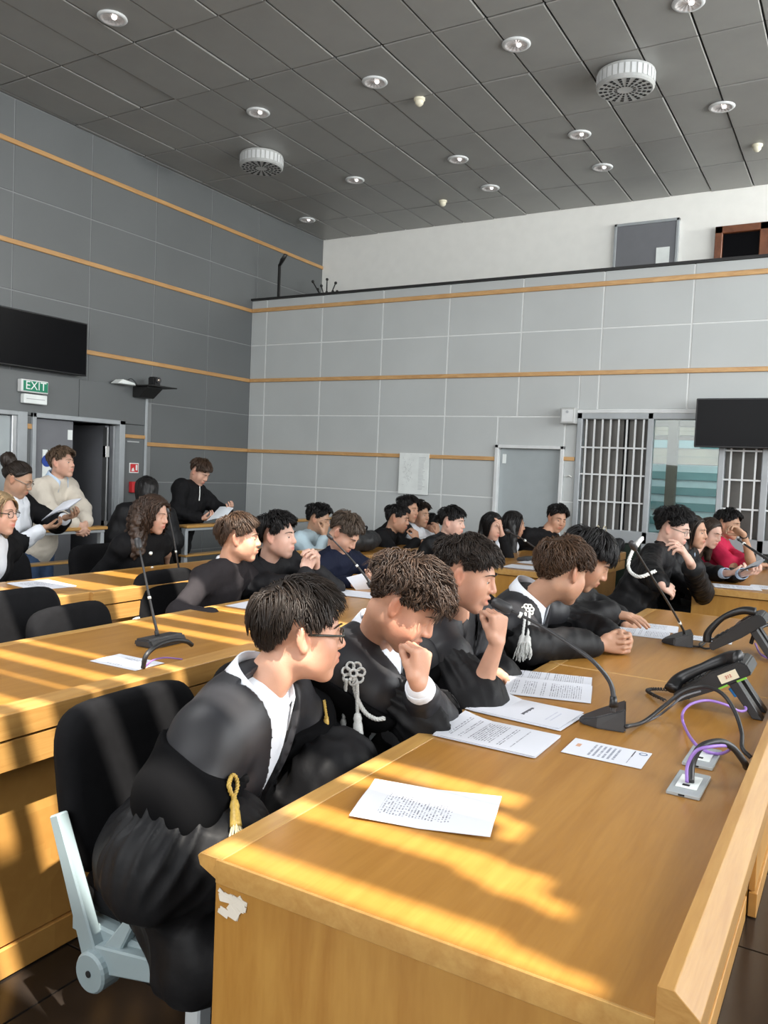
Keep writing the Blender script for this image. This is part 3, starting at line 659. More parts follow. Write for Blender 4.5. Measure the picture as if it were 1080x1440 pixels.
# ------------------------------------------------------------------ telephones, sockets, cables
def telephone(label, c, th=33, sticker=False, arch=1.):
    t = thing('telephone', label, 'telephone', c); a = math.radians(th); c = np.asarray(c, float)
    u = v3(math.cos(a), 0, math.sin(a)); n = v3(-math.sin(a), 0, math.cos(a)); y = v3(0, 1, 0); p0 = c+v3(-.115, 0, .022)
    pl = [(0, -.012), (0, .012), (.012, .020), (.10, .026), (.135, .036), (.235, .036), (.25, .02), (.25, -.014), (.13, -.02)]
    vs = []
    for w_ in (-.085, .085): vs += [p0+u*q+n*h+y*w_ for q, h in pl]
    k = len(pl); bd = put(MB().add(vs, [tuple(range(k))[::-1], tuple(range(k, 2*k))]+[(i, (i+1) % k, k+(i+1) % k, k+i) for i in range(k)]), 'body', MATS['black_plastic'], t, bevel=.004, seg=2)
    put(MB().obox(p0+u*.19+n*.037+y*.03, (.07, .09, .003), (u, y, n)), 'display', MATS['screen_black'], bd)
    for i in range(4):
        for j in range(3): put(MB().obox(p0+u*(.03+.022*i)+n*.0265+y*(.0+.025*j), (.014, .017, .006), (u, y, n)), 'key', MATS['charcoal_plastic'], bd, bevel=.0015)
    H = spline([p0+u*.0+n*.03-y*.06, p0+u*.03+n*(.04+.022*arch)-y*.06*arch, p0+u*.11+n*(.04+.045*arch)-y*.06*arch, p0+u*.19+n*(.042+.033*arch)-y*.06*arch, p0+u*.235+n*.045-y*.06], 6)
    put(MB().tube(H, [.017+.008*abs(math.cos(math.pi*i/(len(H)-1))) for i in range(len(H))], 10, flat=.7), 'handset', MATS['black_plastic'], t, smooth=True)
    b = MB(); foot = c+v3(.115, 0, 0)
    for w_ in (-.05, .05):
        q = p0+u*.17-n*.018+y*w_; b.add([q-y*.02, q+y*.02, foot+y*(w_+.025), foot+y*(w_-.025), q-y*.02+u*.03, q+y*.02+u*.03, foot+y*(w_+.025)+v3(.03, 0, 0), foot+y*(w_-.025)+v3(.03, 0, 0)],
            [(0, 1, 2, 3), (4, 7, 6, 5), (0, 4, 5, 1), (1, 5, 6, 2), (2, 6, 7, 3), (3, 7, 4, 0)])
    put(b, 'stand', MATS['black_plastic'], t, bevel=.002)
    if sticker:
        s = put(MB().obox(p0+u*.185+n*.006-y*.0862, (.058, .0016, .028), (u, y, n)), 'sticker', mat('sticker_cream', (.78, .70, .52), .6), t, label='cream number sticker')
        text_mesh('312', .014, mat('sticker_red', (.5, .10, .06), .6), 'number', s, p0+u*.185+n*.006-y*.0875, (u, n, -y))
        for q in (.155, .215): put(MB().obox(p0+u*q-n*.017-y*.08, (.03, .01, .006), (u, y, n)), 'green_tab', mat('tab_green', (.22, .55, .05), .5), t)
    return t
telephone('black desk telephone with a cream number sticker on its raised side', (-.365, 2.80, ZT), 31, True, .25)
telephone('black desk telephone with arched handset beyond the sticker one', (-.40, 3.74, ZT), 36)
def socket(label, cx, cy):
    t = thing('socket_plate', label, 'socket', (cx, cy, ZT))
    put(MB().box((cx-.037, cy-.08, .7805), (cx+.037, cy+.08, .790)), 'plate', mat('plate_grey', (.36, .39, .40), .4), t, bevel=.002)
    ins = put(MB().box((cx-.024, cy-.045, .790), (cx+.024, cy+.045, .7925)), 'insert', MATS['sign_white'], t, bevel=.001)
    put(MB().box((cx-.010, cy-.034, .7925), (cx+.006, cy-.022, .7931)), 'port', MATS['dark_hole'], ins)
    put(MB().box((cx-.01, cy-.0805, .783), (cx+.004, cy-.079, .787)), 'catch', MATS['dark_hole'], t)
socket('grey socket plate nearest the camera, with two cables plugged in', -.312, 2.02)
socket('grey socket plate just beyond the plugged one', -.318, 2.243)
mat('cable_black', (.02, .02, .021), .45); mat('cable_purple', (.30, .17, .52), .45); mat('cable_blue', (.02, .22, .62), .4); mat('cable_grey', (.10, .10, .11), .5)
def cable(label, pts, r, m, cat='cable', name='cable', n=8):
    P = spline(pts, n); put(MB().tube(P, r, 8), name, MATS[m], smooth=True, label=label, cat=cat, origin=P[0])
cable('thick black cable arching out of the near socket plate to the parapet', [atz(971, 1100, .795), aty(973, 1075, 2.04), aty(985, 1051, 2.06), aty(1010, 1043, 2.1), aty(1030, 1051, 2.13), aty(1046, 1071, 2.16), v3(-.207, 2.19, .80)], .0085, 'cable_black')
cable('purple cable running beside the thick black arch', [atz(966, 1100, .796), aty(967, 1076, 2.03), aty(979, 1056, 2.04), aty(1000, 1050, 2.06), aty(1022, 1049, 2.12), aty(1026, 1054, 2.2), atz(1012, 1060, .796), atz(992, 1056, .80), atz(975, 1043, .81), aty(962, 1020, 2.5), aty(960, 1003, 2.52), aty(972, 990, 2.55), aty(995, 985, 2.6), aty(1020, 991, 2.62), aty(1040, 1000, 2.66), aty(1049, 997, 2.72), aty(1042, 985, 2.74), aty(1034, 975, 2.75)], .0042, 'cable_purple')
cable('blue plug lead under the sticker telephone', [aty(1036, 979, 2.75), aty(1031, 972, 2.75), aty(1027, 967, 2.75)], .008, 'cable_blue', 'plug')
cable('black lead from the large microphone looping up to the parapet', [atz(880, 1022, .80), atz(905, 1015, .79), aty(935, 992, 2.52), aty(962, 972, 2.55), aty(990, 966, 2.55), aty(1015, 975, 2.5), aty(1033, 1000, 2.45), aty(1043, 1030, 2.38), aty(1044, 1052, 2.30), v3(-.207, 2.29, .795)], .0058, 'cable_black')
cable('thin grey lead from the large microphone towards the telephone', [atz(880, 1020, .80), atz(900, 1018, .786), atz(925, 1007, .786), aty(945, 992, 2.55), aty(960, 980, 2.6), aty(985, 972, 2.66)], .0035, 'cable_grey')
# coiled handset cord
cc = spline([atz(935, 985, .80), atz(915, 975, .79), atz(911, 970, .79), atz(930, 969, .79), atz(962, 974, .79), atz(968, 981, .80)], 14)
t_ = np.linspace(0, len(cc)*3.0, len(cc)*8); ci = np.stack([np.interp(np.linspace(0, len(cc)-1, len(t_)), np.arange(len(cc)), cc[:, i]) for i in range(3)], 1)
ci[:, 0] += .004*np.cos(t_); ci[:, 2] += .004*np.sin(t_)
put(MB().tube(ci, .0022, 5), 'coiled_cord', MATS['cable_black'], smooth=True, label='coiled black handset cord left of the sticker telephone', cat='cable', origin=ci[0])
cable('black cord bundle between the far microphone and the far telephone', [atz(970, 908, .785), atz(985, 909, .785), atz(995, 901, .79), atz(1010, 900, .80), atz(1012, 908, .79), atz(992, 912, .785), atz(984, 905, .79), atz(1003, 898, .80), atz(1016, 903, .8)], .004, 'cable_black')
cable('purple lead beyond the far telephone', [atz(1062, 905, .80), atz(1070, 920, .79), atz(1090, 930, .79)], .004, 'cable_purple')
cable('black lead at the right edge by the far telephone', [aty(1056, 905, 3.8), aty(1062, 890, 3.8), aty(1075, 880, 3.85), aty(1095, 876, 3.9)], .008, 'cable_black')
cable('black cable bowing over the front edge of the second row desk', [atz(201, 939, .785), atx(206, 921, -2.08), atx(222, 908, -2.09), atx(245, 901, -2.09), atx(262, 902, -2.08), atx(270, 907, -2.08)], .0085, 'cable_black')
cable('purple cable under the black bow on the second row desk', [atz(204, 938, .785), atx(214, 929, -2.08), atx(232, 925, -2.09), atx(256, 927, -2.08)], .003, 'cable_purple')
# ------------------------------------------------------------------ hand rails
def rail(label, X, Ya, Yb, zt=.90, zl=.62, hall=0.0):
    t = thing('hand_rail', label, 'railing', (X, (Ya+Yb)/2, 0), 'wood topped railings')
    put(MB().box((X-.06, Ya, zt-.028), (X+.06, Yb, zt)), 'top_bar', MATS['maple_edge'], t, bevel=.006)
    put(MB().box((X-.05, Ya, zl-.02), (X+.05, Yb, zl)), 'lower_bar', MATS['maple_edge'], t, bevel=.005)
    put(MB().box((X-.03, Ya+.01, zt-.055), (X+.03, Yb-.01, zt-.029)), 'under_rail', MATS['frame_grey'], t, bevel=.003)
    n = max(2, int((Yb-Ya)/.9)+1)
    for k in range(n):
        y = Ya+.03+(Yb-Ya-.06)*k/(n-1); put(MB().box((X-.025, y-.02, -.2), (X+.025, y+.02, zt-.05)), 'post', MATS['frame_grey'], t, bevel=.004)
rail('short wood topped railing under the cream sweater hands', -5.72, 3.3, 4.93)
rail('wood topped railing below the boy reading at the wall', -5.45, 5.62, 8.25)
# ------------------------------------------------------------------ implicit surfaces -> one continuous mesh
def axis(lo, hi, h, fine=()):
    out = [lo]; x = lo
    while x < hi:
        st = h
        for a, b, hf in fine:
            if a-h < x < b: st = min(st, hf)
        x += st; out.append(x)
    return np.array(out, np.float32)
class Field:
    def __init__(s, ax): s.ax = ax; s.F = np.full([len(a) for a in ax], 9., np.float32)
    def sl(s, lo, hi): return tuple(slice(max(0, np.searchsorted(a, l)-1), np.searchsorted(a, h)+1) for a, l, h in zip(s.ax, lo, hi))
    def g(s, q): return s.ax[0][q[0]][:, None, None], s.ax[1][q[1]][None, :, None], s.ax[2][q[2]][None, None, :]
    def add(s, pr, k=.02, op='u'):
        lo, hi, fn = pr; m = k+.02; q = s.sl(lo-m, hi+m)
        if any(t.stop-t.start < 2 for t in q): return
        d = fn(*s.g(q)); F = s.F[q]
        if op == 'u': h = np.maximum(k-np.abs(F-d), 0)/k; s.F[q] = np.minimum(F, d)-h*h*k*.25
        else: d = -d; h = np.maximum(k-np.abs(F-d), 0)/k; s.F[q] = np.maximum(F, d)+h*h*k*.25
    def cut(s, fn): s.F = np.maximum(s.F, fn(*s.g((slice(None),)*3)))
    def mesh(s):
        F = s.F; ins = F < 0; nx, ny, nz = F.shape
        c = np.zeros((nx-1, ny-1, nz-1), np.int8)
        for i in (0, 1):
            for j in (0, 1):
                for k in (0, 1): c += ins[i:nx-1+i, j:ny-1+j, k:nz-1+k]
        I = np.argwhere((c > 0) & (c < 8)); n = len(I)
        if n == 0: return np.zeros((0, 3)), np.zeros((0, 4), int)
        vid = np.full(c.shape, -1, np.int32); vid[I[:, 0], I[:, 1], I[:, 2]] = np.arange(n)
        acc = np.zeros((n, 3)); cnt = np.zeros(n)
        for a in range(3):
            o = [b for b in range(3) if b != a]
            for p in (0, 1):
                for r in (0, 1):
                    A = I.copy(); A[:, o[0]] += p; A[:, o[1]] += r; B = A.copy(); B[:, a] += 1
                    fa, fb = F[tuple(A.T)], F[tuple(B.T)]; m = (fa < 0) != (fb < 0); t = np.where(m, fa/(fa-fb+1e-12), 0)
                    P = np.stack([s.ax[d][A[:, d]]+(t*(s.ax[d][B[:, d]]-s.ax[d][A[:, d]]) if d == a else 0) for d in range(3)], 1)
                    acc += P*m[:, None]; cnt += m
        V = acc/cnt[:, None]; Q = []
        for a in range(3):
            o = [(a+1) % 3, (a+2) % 3]; s0 = [slice(None)]*3; s1 = [slice(None)]*3; s0[a] = slice(0, -1); s1[a] = slice(1, None)
            E0, E1 = ins[tuple(s0)], ins[tuple(s1)]; X = np.argwhere(E0 != E1); fl = E0[tuple(X.T)]
            ok = (X[:, o[0]] > 0) & (X[:, o[1]] > 0) & (X[:, o[0]] < F.shape[o[0]]-1) & (X[:, o[1]] < F.shape[o[1]]-1); X, fl = X[ok], fl[ok]
            cs = []
            for p, r in ((1, 1), (0, 1), (0, 0), (1, 0)):
                Y = X.copy(); Y[:, o[0]] -= p; Y[:, o[1]] -= r; cs.append(vid[tuple(Y.T)])
            q = np.stack(cs, 1); q[~fl] = q[~fl][:, ::-1]; Q.append(q)
        return V, np.vstack(Q)
def vnormals(V, Q):
    n = np.cross(V[Q[:, 2]]-V[Q[:, 0]], V[Q[:, 3]]-V[Q[:, 1]]); R = np.zeros_like(V)
    for d in range(3):
        w_ = np.zeros(len(V))
        for k in range(4): w_ += np.bincount(Q[:, k], n[:, d], len(V))
        R[:, d] = w_
    return R/(np.linalg.norm(R, axis=1)[:, None]+1e-12)
def cone(a, b, r1, r2, flat=None):
    a, b = np.asarray(a, float), np.asarray(b, float); r = max(r1, r2); lo, hi = np.minimum(a, b)-r, np.maximum(a, b)+r; ba = (b-a).astype(np.float32); L2 = float(ba@ba)+1e-9
    def fn(X, Y, Z):
        x, y, z = X-np.float32(a[0]), Y-np.float32(a[1]), Z-np.float32(a[2])
        h = np.clip((x*ba[0]+y*ba[1]+z*ba[2])/L2, 0, 1); x = x-h*ba[0]; y = y-h*ba[1]; z = z-h*ba[2]
        if flat is not None:
            n, f = flat; d = (x*n[0]+y*n[1]+z*n[2])*(f-1); x = x+d*n[0]; y = y+d*n[1]; z = z+d*n[2]
        return np.sqrt(x*x+y*y+z*z)-(r1+(r2-r1)*h)
    return lo, hi, fn
def ellp(c, ax, rad):
    c = np.asarray(c, float); A = np.asarray(ax, float); r = max(rad)
    ext = np.sqrt(((A*np.asarray(rad)[:, None])**2).sum(0))
    def fn(X, Y, Z):
        x, y, z = X-np.float32(c[0]), Y-np.float32(c[1]), Z-np.float32(c[2]); k0 = 0; k1 = 0
        for i in range(3):
            l = x*np.float32(A[i][0])+y*np.float32(A[i][1])+z*np.float32(A[i][2]); q = l/rad[i]; k0 = k0+q*q; q = q/rad[i]; k1 = k1+q*q
        k0 = np.sqrt(k0); return k0*(k0-1)/(np.sqrt(k1)+1e-6)
    return c-ext, c+ext, fn
def ball(c, r): return cone(c, c, r, r)
def smoothnoise(V, f, seed=0):
    rg = np.random.RandomState(seed); o = 0; W = V*f
    for k in range(4):
        d = rg.normal(size=3); d /= np.linalg.norm(d); e = rg.normal(size=3)
        o = o+np.sin(W@d*(1+.45*k)+rg.rand()*6+1.3*np.sin(W@e*.7+rg.rand()*6))/(1+.4*k)
    return o/2.2
def rotv(v, ax, a): return v*math.cos(a)+np.cross(ax, v)*math.sin(a)+ax*np.dot(ax, v)*(1-math.cos(a))
# ------------------------------------------------------------------ materials for people
mat('skin', (.6, .36, .26), .48, noise=.05, nscale=25, bump=.05, bscale=300, vcol=True, sss=.12, spec=.4)
mat('hair', (.03, .02, .015), .42, noise=.25, nscale=60, vcol=True, spec=.3)
mat('gown_black', (.0058, .0058, .0068), .6, noise=.15, nscale=12, bump=.10, bscale=45, spec=.28)
mat('satin_grey', (.018, .018, .021), .5, noise=.12, nscale=5, bump=.05, bscale=20, spec=.4)
mat('velvet_black', (.003, .003, .0035), .95, spec=.1)
mat('cloth_black', (.006, .006, .007), .8, noise=.1, bump=.1, bscale=60, spec=.2)
mat('cloth_charcoal', (.022, .019, .021), .85, noise=.1, bump=.1, bscale=120, spec=.2)
mat('shirt_black', (.010, .010, .012), .7, noise=.1, bump=.1, bscale=40, spec=.3)
mat('cloth_navy', (.007, .010, .026), .8, noise=.1, bump=.1, bscale=60, spec=.2)
mat('shirt_white', (.74, .77, .82), .7, noise=.03, bump=.08, bscale=40)
mat('shirt_blue', (.50, .63, .80), .7, noise=.03, bump=.08, bscale=40)
mat('shirt_pale', (.42, .54, .60), .7, noise=.05, bump=.1, bscale=60)
mat('sweat_cream', (.60, .545, .46), .85, noise=.04, bump=.15, bscale=90, sheen=.15)
mat('polo_red', (.52, .008, .06), .75, noise=.05, bump=.08, bscale=120)
mat('denim', (.03, .065, .14), .8, noise=.15, nscale=30)
mat('trouser_black', (.012, .012, .013), .8)
mat('shoe', (.02, .018, .017), .45)
mat('eye_white', (.62, .58, .54), .3); mat('iris_brown', (.05, .022, .01), .15)
mat('glasses_dark', (.02, .022, .015), .25); mat('glasses_metal', (.3, .26, .22), .3, metal=.8)
m_, nt_, b_ = newmat('lens'); b_.inputs['Base Color'].default_value = (.9, .93, .95, 1); b_.inputs['Alpha'].default_value = .10; b_.inputs['Roughness'].default_value = .03
mat('cord_silver', (.56, .57, .55), .45, noise=.12, nscale=300); mat('cord_gold', (.50, .33, .07), .4, noise=.15, nscale=200); mat('fringe_pale', (.62, .55, .36), .55, noise=.15, nscale=200)
mat('cord_dark', (.03, .03, .03), .6); mat('cord_white', (.74, .75, .72), .5)
def wrinkle(names, strength=.35, scale=9.):
    for nm in names:
        nt = MATS[nm].node_tree; b = nt.nodes['Principled BSDF']; L = nt.links
        tc = N(nt, 'ShaderNodeTexCoord'); mp = N(nt, 'ShaderNodeMapping'); mp.inputs['Scale'].default_value = (1, 1, .4); L.new(tc.outputs['Object'], mp.inputs[0])
        nz = N(nt, 'ShaderNodeTexNoise', noise_type='RIDGED_MULTIFRACTAL'); nz.inputs['Scale'].default_value = scale; nz.inputs['Detail'].default_value = 3; nz.inputs['Distortion'].default_value = .6; L.new(mp.outputs[0], nz.inputs[0])
        bp = N(nt, 'ShaderNodeBump'); bp.inputs['Strength'].default_value = strength; bp.inputs['Distance'].default_value = .02; L.new(nz.outputs['Fac'], bp.inputs['Height'])
        for l in list(b.inputs['Normal'].links): L.new(l.from_socket, bp.inputs['Normal'])
        L.new(bp.outputs[0], b.inputs['Normal'])
wrinkle(('gown_black', 'cloth_black', 'cloth_navy', 'shirt_black', 'shirt_white', 'shirt_pale', 'sweat_cream'), .30)
wrinkle(('satin_grey', 'cloth_charcoal', 'polo_red'), .12)
SKIN = dict(fair=(.60, .355, .26), tan=(.49, .275, .18), warm=(.56, .305, .205), pale=(.66, .42, .33), olive=(.46, .27, .175))
HAIR = dict(black=(.010, .009, .009), dark=(.022, .015, .011), brown=(.055, .032, .020), light=(.115, .075, .048), ash=(.07, .05, .036), chestnut=(.065, .034, .018), blond=(.32, .22, .12))
def set_col(o, c):
    a = o.data.color_attributes.new('Col', 'FLOAT_COLOR', 'POINT'); n = len(o.data.vertices); d = np.ones((n, 4), np.float32); d[:, :3] = c; a.data.foreach_set('color', d.ravel())
def putn(name, V, Q, m, parent, smooth=True):
    me = mkmesh(name, V-org(parent), Q, MATS[m], smooth); o = bpy.data.objects.new(name, me); COL.objects.link(o); o.parent = parent; ORG[o.name] = org(parent); return o
# ------------------------------------------------------------------ hair
CC, CR = v3(0, -.012, .035), v3(.0775, .0995, .0885)
ELT = np.array([(0, 36), (25, 34), (45, 22), (60, 6), (74, -6), (84, -10), (92, 14), (104, 12), (114, -12), (130, -36), (155, -47), (180, -49)], float)
def elmin(az, hl=0): return np.interp(np.abs(az), ELT[:, 0], ELT[:, 1])+hl*np.clip((70-np.abs(az))/40, 0, 1)
def hair(p, col, n=500, w_=.006, top=.022, side=.010, ltop=.075, lside=.03, curl=.0, cf=2.2, fwd=.4, hl=0, long=0, part=0., grav=.15, wild=.3, seed=1, bun=False, volume=0, vary=.35, fringe=.022, clump=.75):
    R, H, s = p['R'], p['H'], p['s']; rg = np.random.RandomState(seed)
    def dirs(az, el): a, e = np.radians(az), np.radians(el); return np.stack([np.cos(e)*np.sin(a), np.cos(e)*np.cos(a), np.sin(e)], -1)
    def thick(d): return side+(top-side)*np.clip((d[..., 2]+.05)/.75, 0, 1)**1.2
    # cap
    na, ne = 56, 18; az = np.linspace(-180, 180, na, endpoint=False); rows = []
    for i in range(ne):
        t = i/(ne-1); el = 90-(90-elmin(az, hl))*t; d = dirs(az, el)
        e = np.clip((1-t)/.12, 0, 1)**.6; off = thick(d)*e*(.60+.12*smoothnoise(d, 9, seed))-.006*(1-e); rows.append(CC+d*(CR+off[:, None]))
    V = np.vstack(rows); Q = np.array([(i*na+j, (i+1)*na+j, (i+1)*na+(j+1) % na, i*na+(j+1) % na) for i in range(ne-1) for j in range(na)])
    # locks
    k = np.arange(n*2)+.5; z = 1-2*k/(n*2)*.86; ph = k*2.39996; d = np.stack([np.sqrt(1-z*z)*np.cos(ph), np.sqrt(1-z*z)*np.sin(ph), z], 1)+rg.normal(size=(n*2, 3))*.03
    d /= np.linalg.norm(d, axis=1)[:, None]; a = np.degrees(np.arctan2(d[:, 0], d[:, 1])); e = np.degrees(np.arcsin(d[:, 2])); ok = e > elmin(a, hl)+1; d = d[ok]; n = len(d)
    whorl = unit(v3(part*.25, -.5, .86)); tt = np.clip((d[:, 2]+.05)/.8, 0, 1); L = lside+(ltop-lside)*tt**1.3; L = L*(.7+.6*rg.rand(n))
    dist = np.radians(np.clip(e[ok]-elmin(a[ok], hl), 0, 90))*.088; aa = np.abs(a[ok]); over = np.where(aa < 55, fringe, np.where(aa < 75, .012, .006))
    if not long and not bun: L = np.minimum(L, dist+over*(.5+rg.rand(n)))
    flow = d-whorl*(d@whorl)[:, None]; flow += 1e-4; flow /= np.linalg.norm(flow, axis=1)[:, None]+1e-9
    if long:
        sg = np.sign(d[:, 0]-part*.02); flow = flow*.3+np.stack([sg*1.2, -.5+0*sg, -.3+0*sg], 1); L = long*(.75+.4*rg.rand(n))
    if bun: flow = -d+v3(0, -1.3, .45); L = np.full(n, .10)
    flow += v3(0, fwd, 0)*tt[:, None]+rg.normal(size=(n, 3))*wild*.5
    S = 7 if not long else 14; pos = CC+d*CR; P = np.zeros((n, S, 3)); P[:, 0] = pos; th = thick(d)*(.85+.5*rg.rand(n)); ph = rg.rand(n)*6.28; vel = flow.copy(); side_ = np.cross(d, flow); side_ /= np.linalg.norm(side_, axis=1)[:, None]+1e-9
    for i in range(1, S):
        t = i/(S-1); q = (pos-CC)/CR; qn = np.linalg.norm(q, axis=1)[:, None]; nr = q/qn
        vt = vel-nr*((vel*nr).sum(1)[:, None])*(1 if not long else .9); g = grav*(1+2*t)*np.array([0, 0, -1.]); vt = vt/(np.linalg.norm(vt, axis=1)[:, None]+1e-9)+g
        if long: vt = vt+np.clip(-q[:, 2:3]+.35, 0, 1)*np.array([0, -.05, -3.])
        vt /= np.linalg.norm(vt, axis=1)[:, None]+1e-9; pos = pos+vt*(L/(S-1))[:, None]; vel = vt
        q = (pos-CC)/CR; qn = np.linalg.norm(q, axis=1); rad = 1+(th*min(1, t*3)*(.8+.35*t))/.088
        if not long: pos = CC+(q/qn[:, None]*np.maximum(rad, np.minimum(qn, rad*1.12))[:, None])*CR
        else:
            m = (q[:, 2] > -.25) ; rr = np.where(m, np.maximum(rad, qn*.0+rad), np.maximum(qn, rad)); pos = CC+(q/qn[:, None]*rr[:, None])*CR
            below = ~m; pos[below, 0] += np.sign(pos[below, 0])*volume*.004; 
        c = curl*min(1, t*1.6); off = side_*(c*np.sin(ph+cf*6.28*t))[:, None]+nr*(c*np.cos(ph+cf*6.28*t)*.8)[:, None]
        P[:, i] = pos+off
    if clump and not long:
        K = max(8, n//14); ci = rg.choice(n, K, False); own = np.argmax(d@d[ci].T, 1); w8 = (clump*np.linspace(0, 1, S)**1.3)[None, :, None]
        P = P*(1-w8)+(P[ci[own]]+(P[:, :1]-P[ci[own]][:, :1])*.25)*w8
    tan = np.gradient(P, axis=1); tan /= np.linalg.norm(tan, axis=2)[..., None]+1e-9; q = (P-CC)/CR; nr = q/(np.linalg.norm(q, axis=2)[..., None]+1e-9); sd = np.cross(tan, nr); sd /= np.linalg.norm(sd, axis=2)[..., None]+1e-9; nn = np.cross(sd, tan)
    wt = (w_*(.6+.8*rg.rand(n)))[:, None]*np.interp(np.linspace(0, 1, S), [0, .2, .7, 1], [.8, 1, .75, .08])[None]
    LV = np.stack([P-sd*wt[..., None]*.5, P+nn*wt[..., None]*.38, P+sd*wt[..., None]*.5], 2).reshape(-1, 3); base = len(V)
    b = base+(np.arange(n)[:, None]*S+np.arange(S-1)[None])[..., None]*3; LQ = []
    for x, y in ((0, 1), (1, 2), (2, 0)): LQ.append(np.concatenate([b+x, b+3+x, b+3+y, b+y], 2).reshape(-1, 4))
    colr = np.tile(np.array(col, float), (len(V), 1)); lc = np.array(col)*(1-vary+2*vary*rg.rand(n))[:, None]; colr = np.vstack([colr*.7, np.repeat(lc, S*3, 0)])
    V = np.vstack([V, LV]); Q = np.vstack([Q]+LQ)
    o = putn('hair', H+(V*s)@R, Q, 'hair', p['root']); set_col(o, colr); return o
def hair_mass(p, prims, col, h=.012, amp=.006, f=90, k=.03, name='hair_length', seed=3, stretch=.28):
    # long hair below the ears: a volume with lock-like ridges
    ps = [(cone(p['H']+np.asarray(a)@p['R']*p['s'], p['H']+np.asarray(b)@p['R']*p['s'], r1, r2)) for a, b, r1, r2 in prims]
    F = fieldfor(ps, h, .03)
    for q in ps: F.add(q, k)
    V, Q = F.mesh(); Nn = vnormals(V, Q); W = V*np.array([1, 1, stretch]); d = amp*smoothnoise(W, f, seed)+amp*.5*smoothnoise(W, f*2.1, seed+1); V = V+Nn*d[:, None]
    o = putn(name, V, Q, 'hair', p['root']); set_col(o, np.array(col)*(1+.35*np.clip(d/amp, -1, 1))[:, None]); return o
def fieldfor(ps, h, m=.03, fine=()):
    lo = np.min([q[0] for q in ps], 0)-m; hi = np.max([q[1] for q in ps], 0)+m
    return Field([axis(lo[i], hi[i], h, [(c[i]-e, c[i]+e, hf) for c, e, hf in fine]) for i in range(3)])
# ------------------------------------------------------------------ the figure
def ik(S, W, l1, l2, pole):
    d = W-S; L = np.linalg.norm(d); 
    if L > (l1+l2)*.995: f = L/((l1+l2)*.99); l1 *= f; l2 *= f
    if L < abs(l1-l2)*1.05+.02: L = abs(l1-l2)*1.05+.02
    u = unit(d); a = (l1*l1-l2*l2+L*L)/(2*L); h = math.sqrt(max(l1*l1-a*a, 1e-6)); pl = np.asarray(pole, float); pl = unit(pl-u*np.dot(pl, u)); return S+u*a+pl*h
def hand_prims(W, d, n, side, curl=.3, spread=.15, thumb=.4, s=1., fing=None):
    d = unit(d); n = unit(np.asarray(n, float)-d*np.dot(n, d)); t = np.cross(d, n)*side; out = []; tips = []
    kb = []
    for i, (o, l) in enumerate(((.030, .088), (.010, .092), (-.011, .088), (-.030, .080))):
        a = W+t*o*.55*s+d*.01*s; K = W+d*l*s+t*o*s; kb.append(K); out.append((cone(a, K, .0135*s, .0105*s), .014*s))
    out.append((ellp(W+d*.05*s+n*.004*s, (d, t, n), (.045*s, .036*s, .015*s)), .012*s))
    for i, K in enumerate(kb):
        c = curl if fing is None else fing[i]; fd = unit(d+t*spread*(.5-.33*i)); fn_ = unit(n-fd*np.dot(n, fd)); ax = np.cross(fd, fn_); p0 = K; r = .0092*s; ls = [.043, .027, .021]; f = (.95, 1.05, 1., .80)[i]
        for j, (l, am) in enumerate(zip(ls, (75, 95, 60))):
            fd = rotv(fd, ax, math.radians(am*c)); p1 = p0+fd*l*f*s; out.append((cone(p0, p1, r, r*.93), .0045*s)); p0 = p1; r *= .93
        tips.append(p0)
    b0 = W+d*.022*s+t*.026*s; td = unit(d*.55+t*.75+n*.25); td = unit(td*(1-thumb*.6)+(d*.7+n*.5-t*.25)*thumb); b1 = b0+td*.038*s; td2 = unit(td+(n*.35-t*.4)*thumb+d*.2); b2 = b1+td2*.032*s; td3 = unit(td2+(-t*.4+n*.2)*thumb); b3 = b2+td3*.025*s
    out += [(cone(W+d*.01*s+t*.014*s, b0, .014*s, .0155*s), .012*s), (cone(b0, b1, .0150*s, .0115*s), .01*s), (cone(b1, b2, .0112*s, .0102*s), .005*s), (cone(b2, b3, .0102*s, .0085*s), .004*s)]
    return out, tips
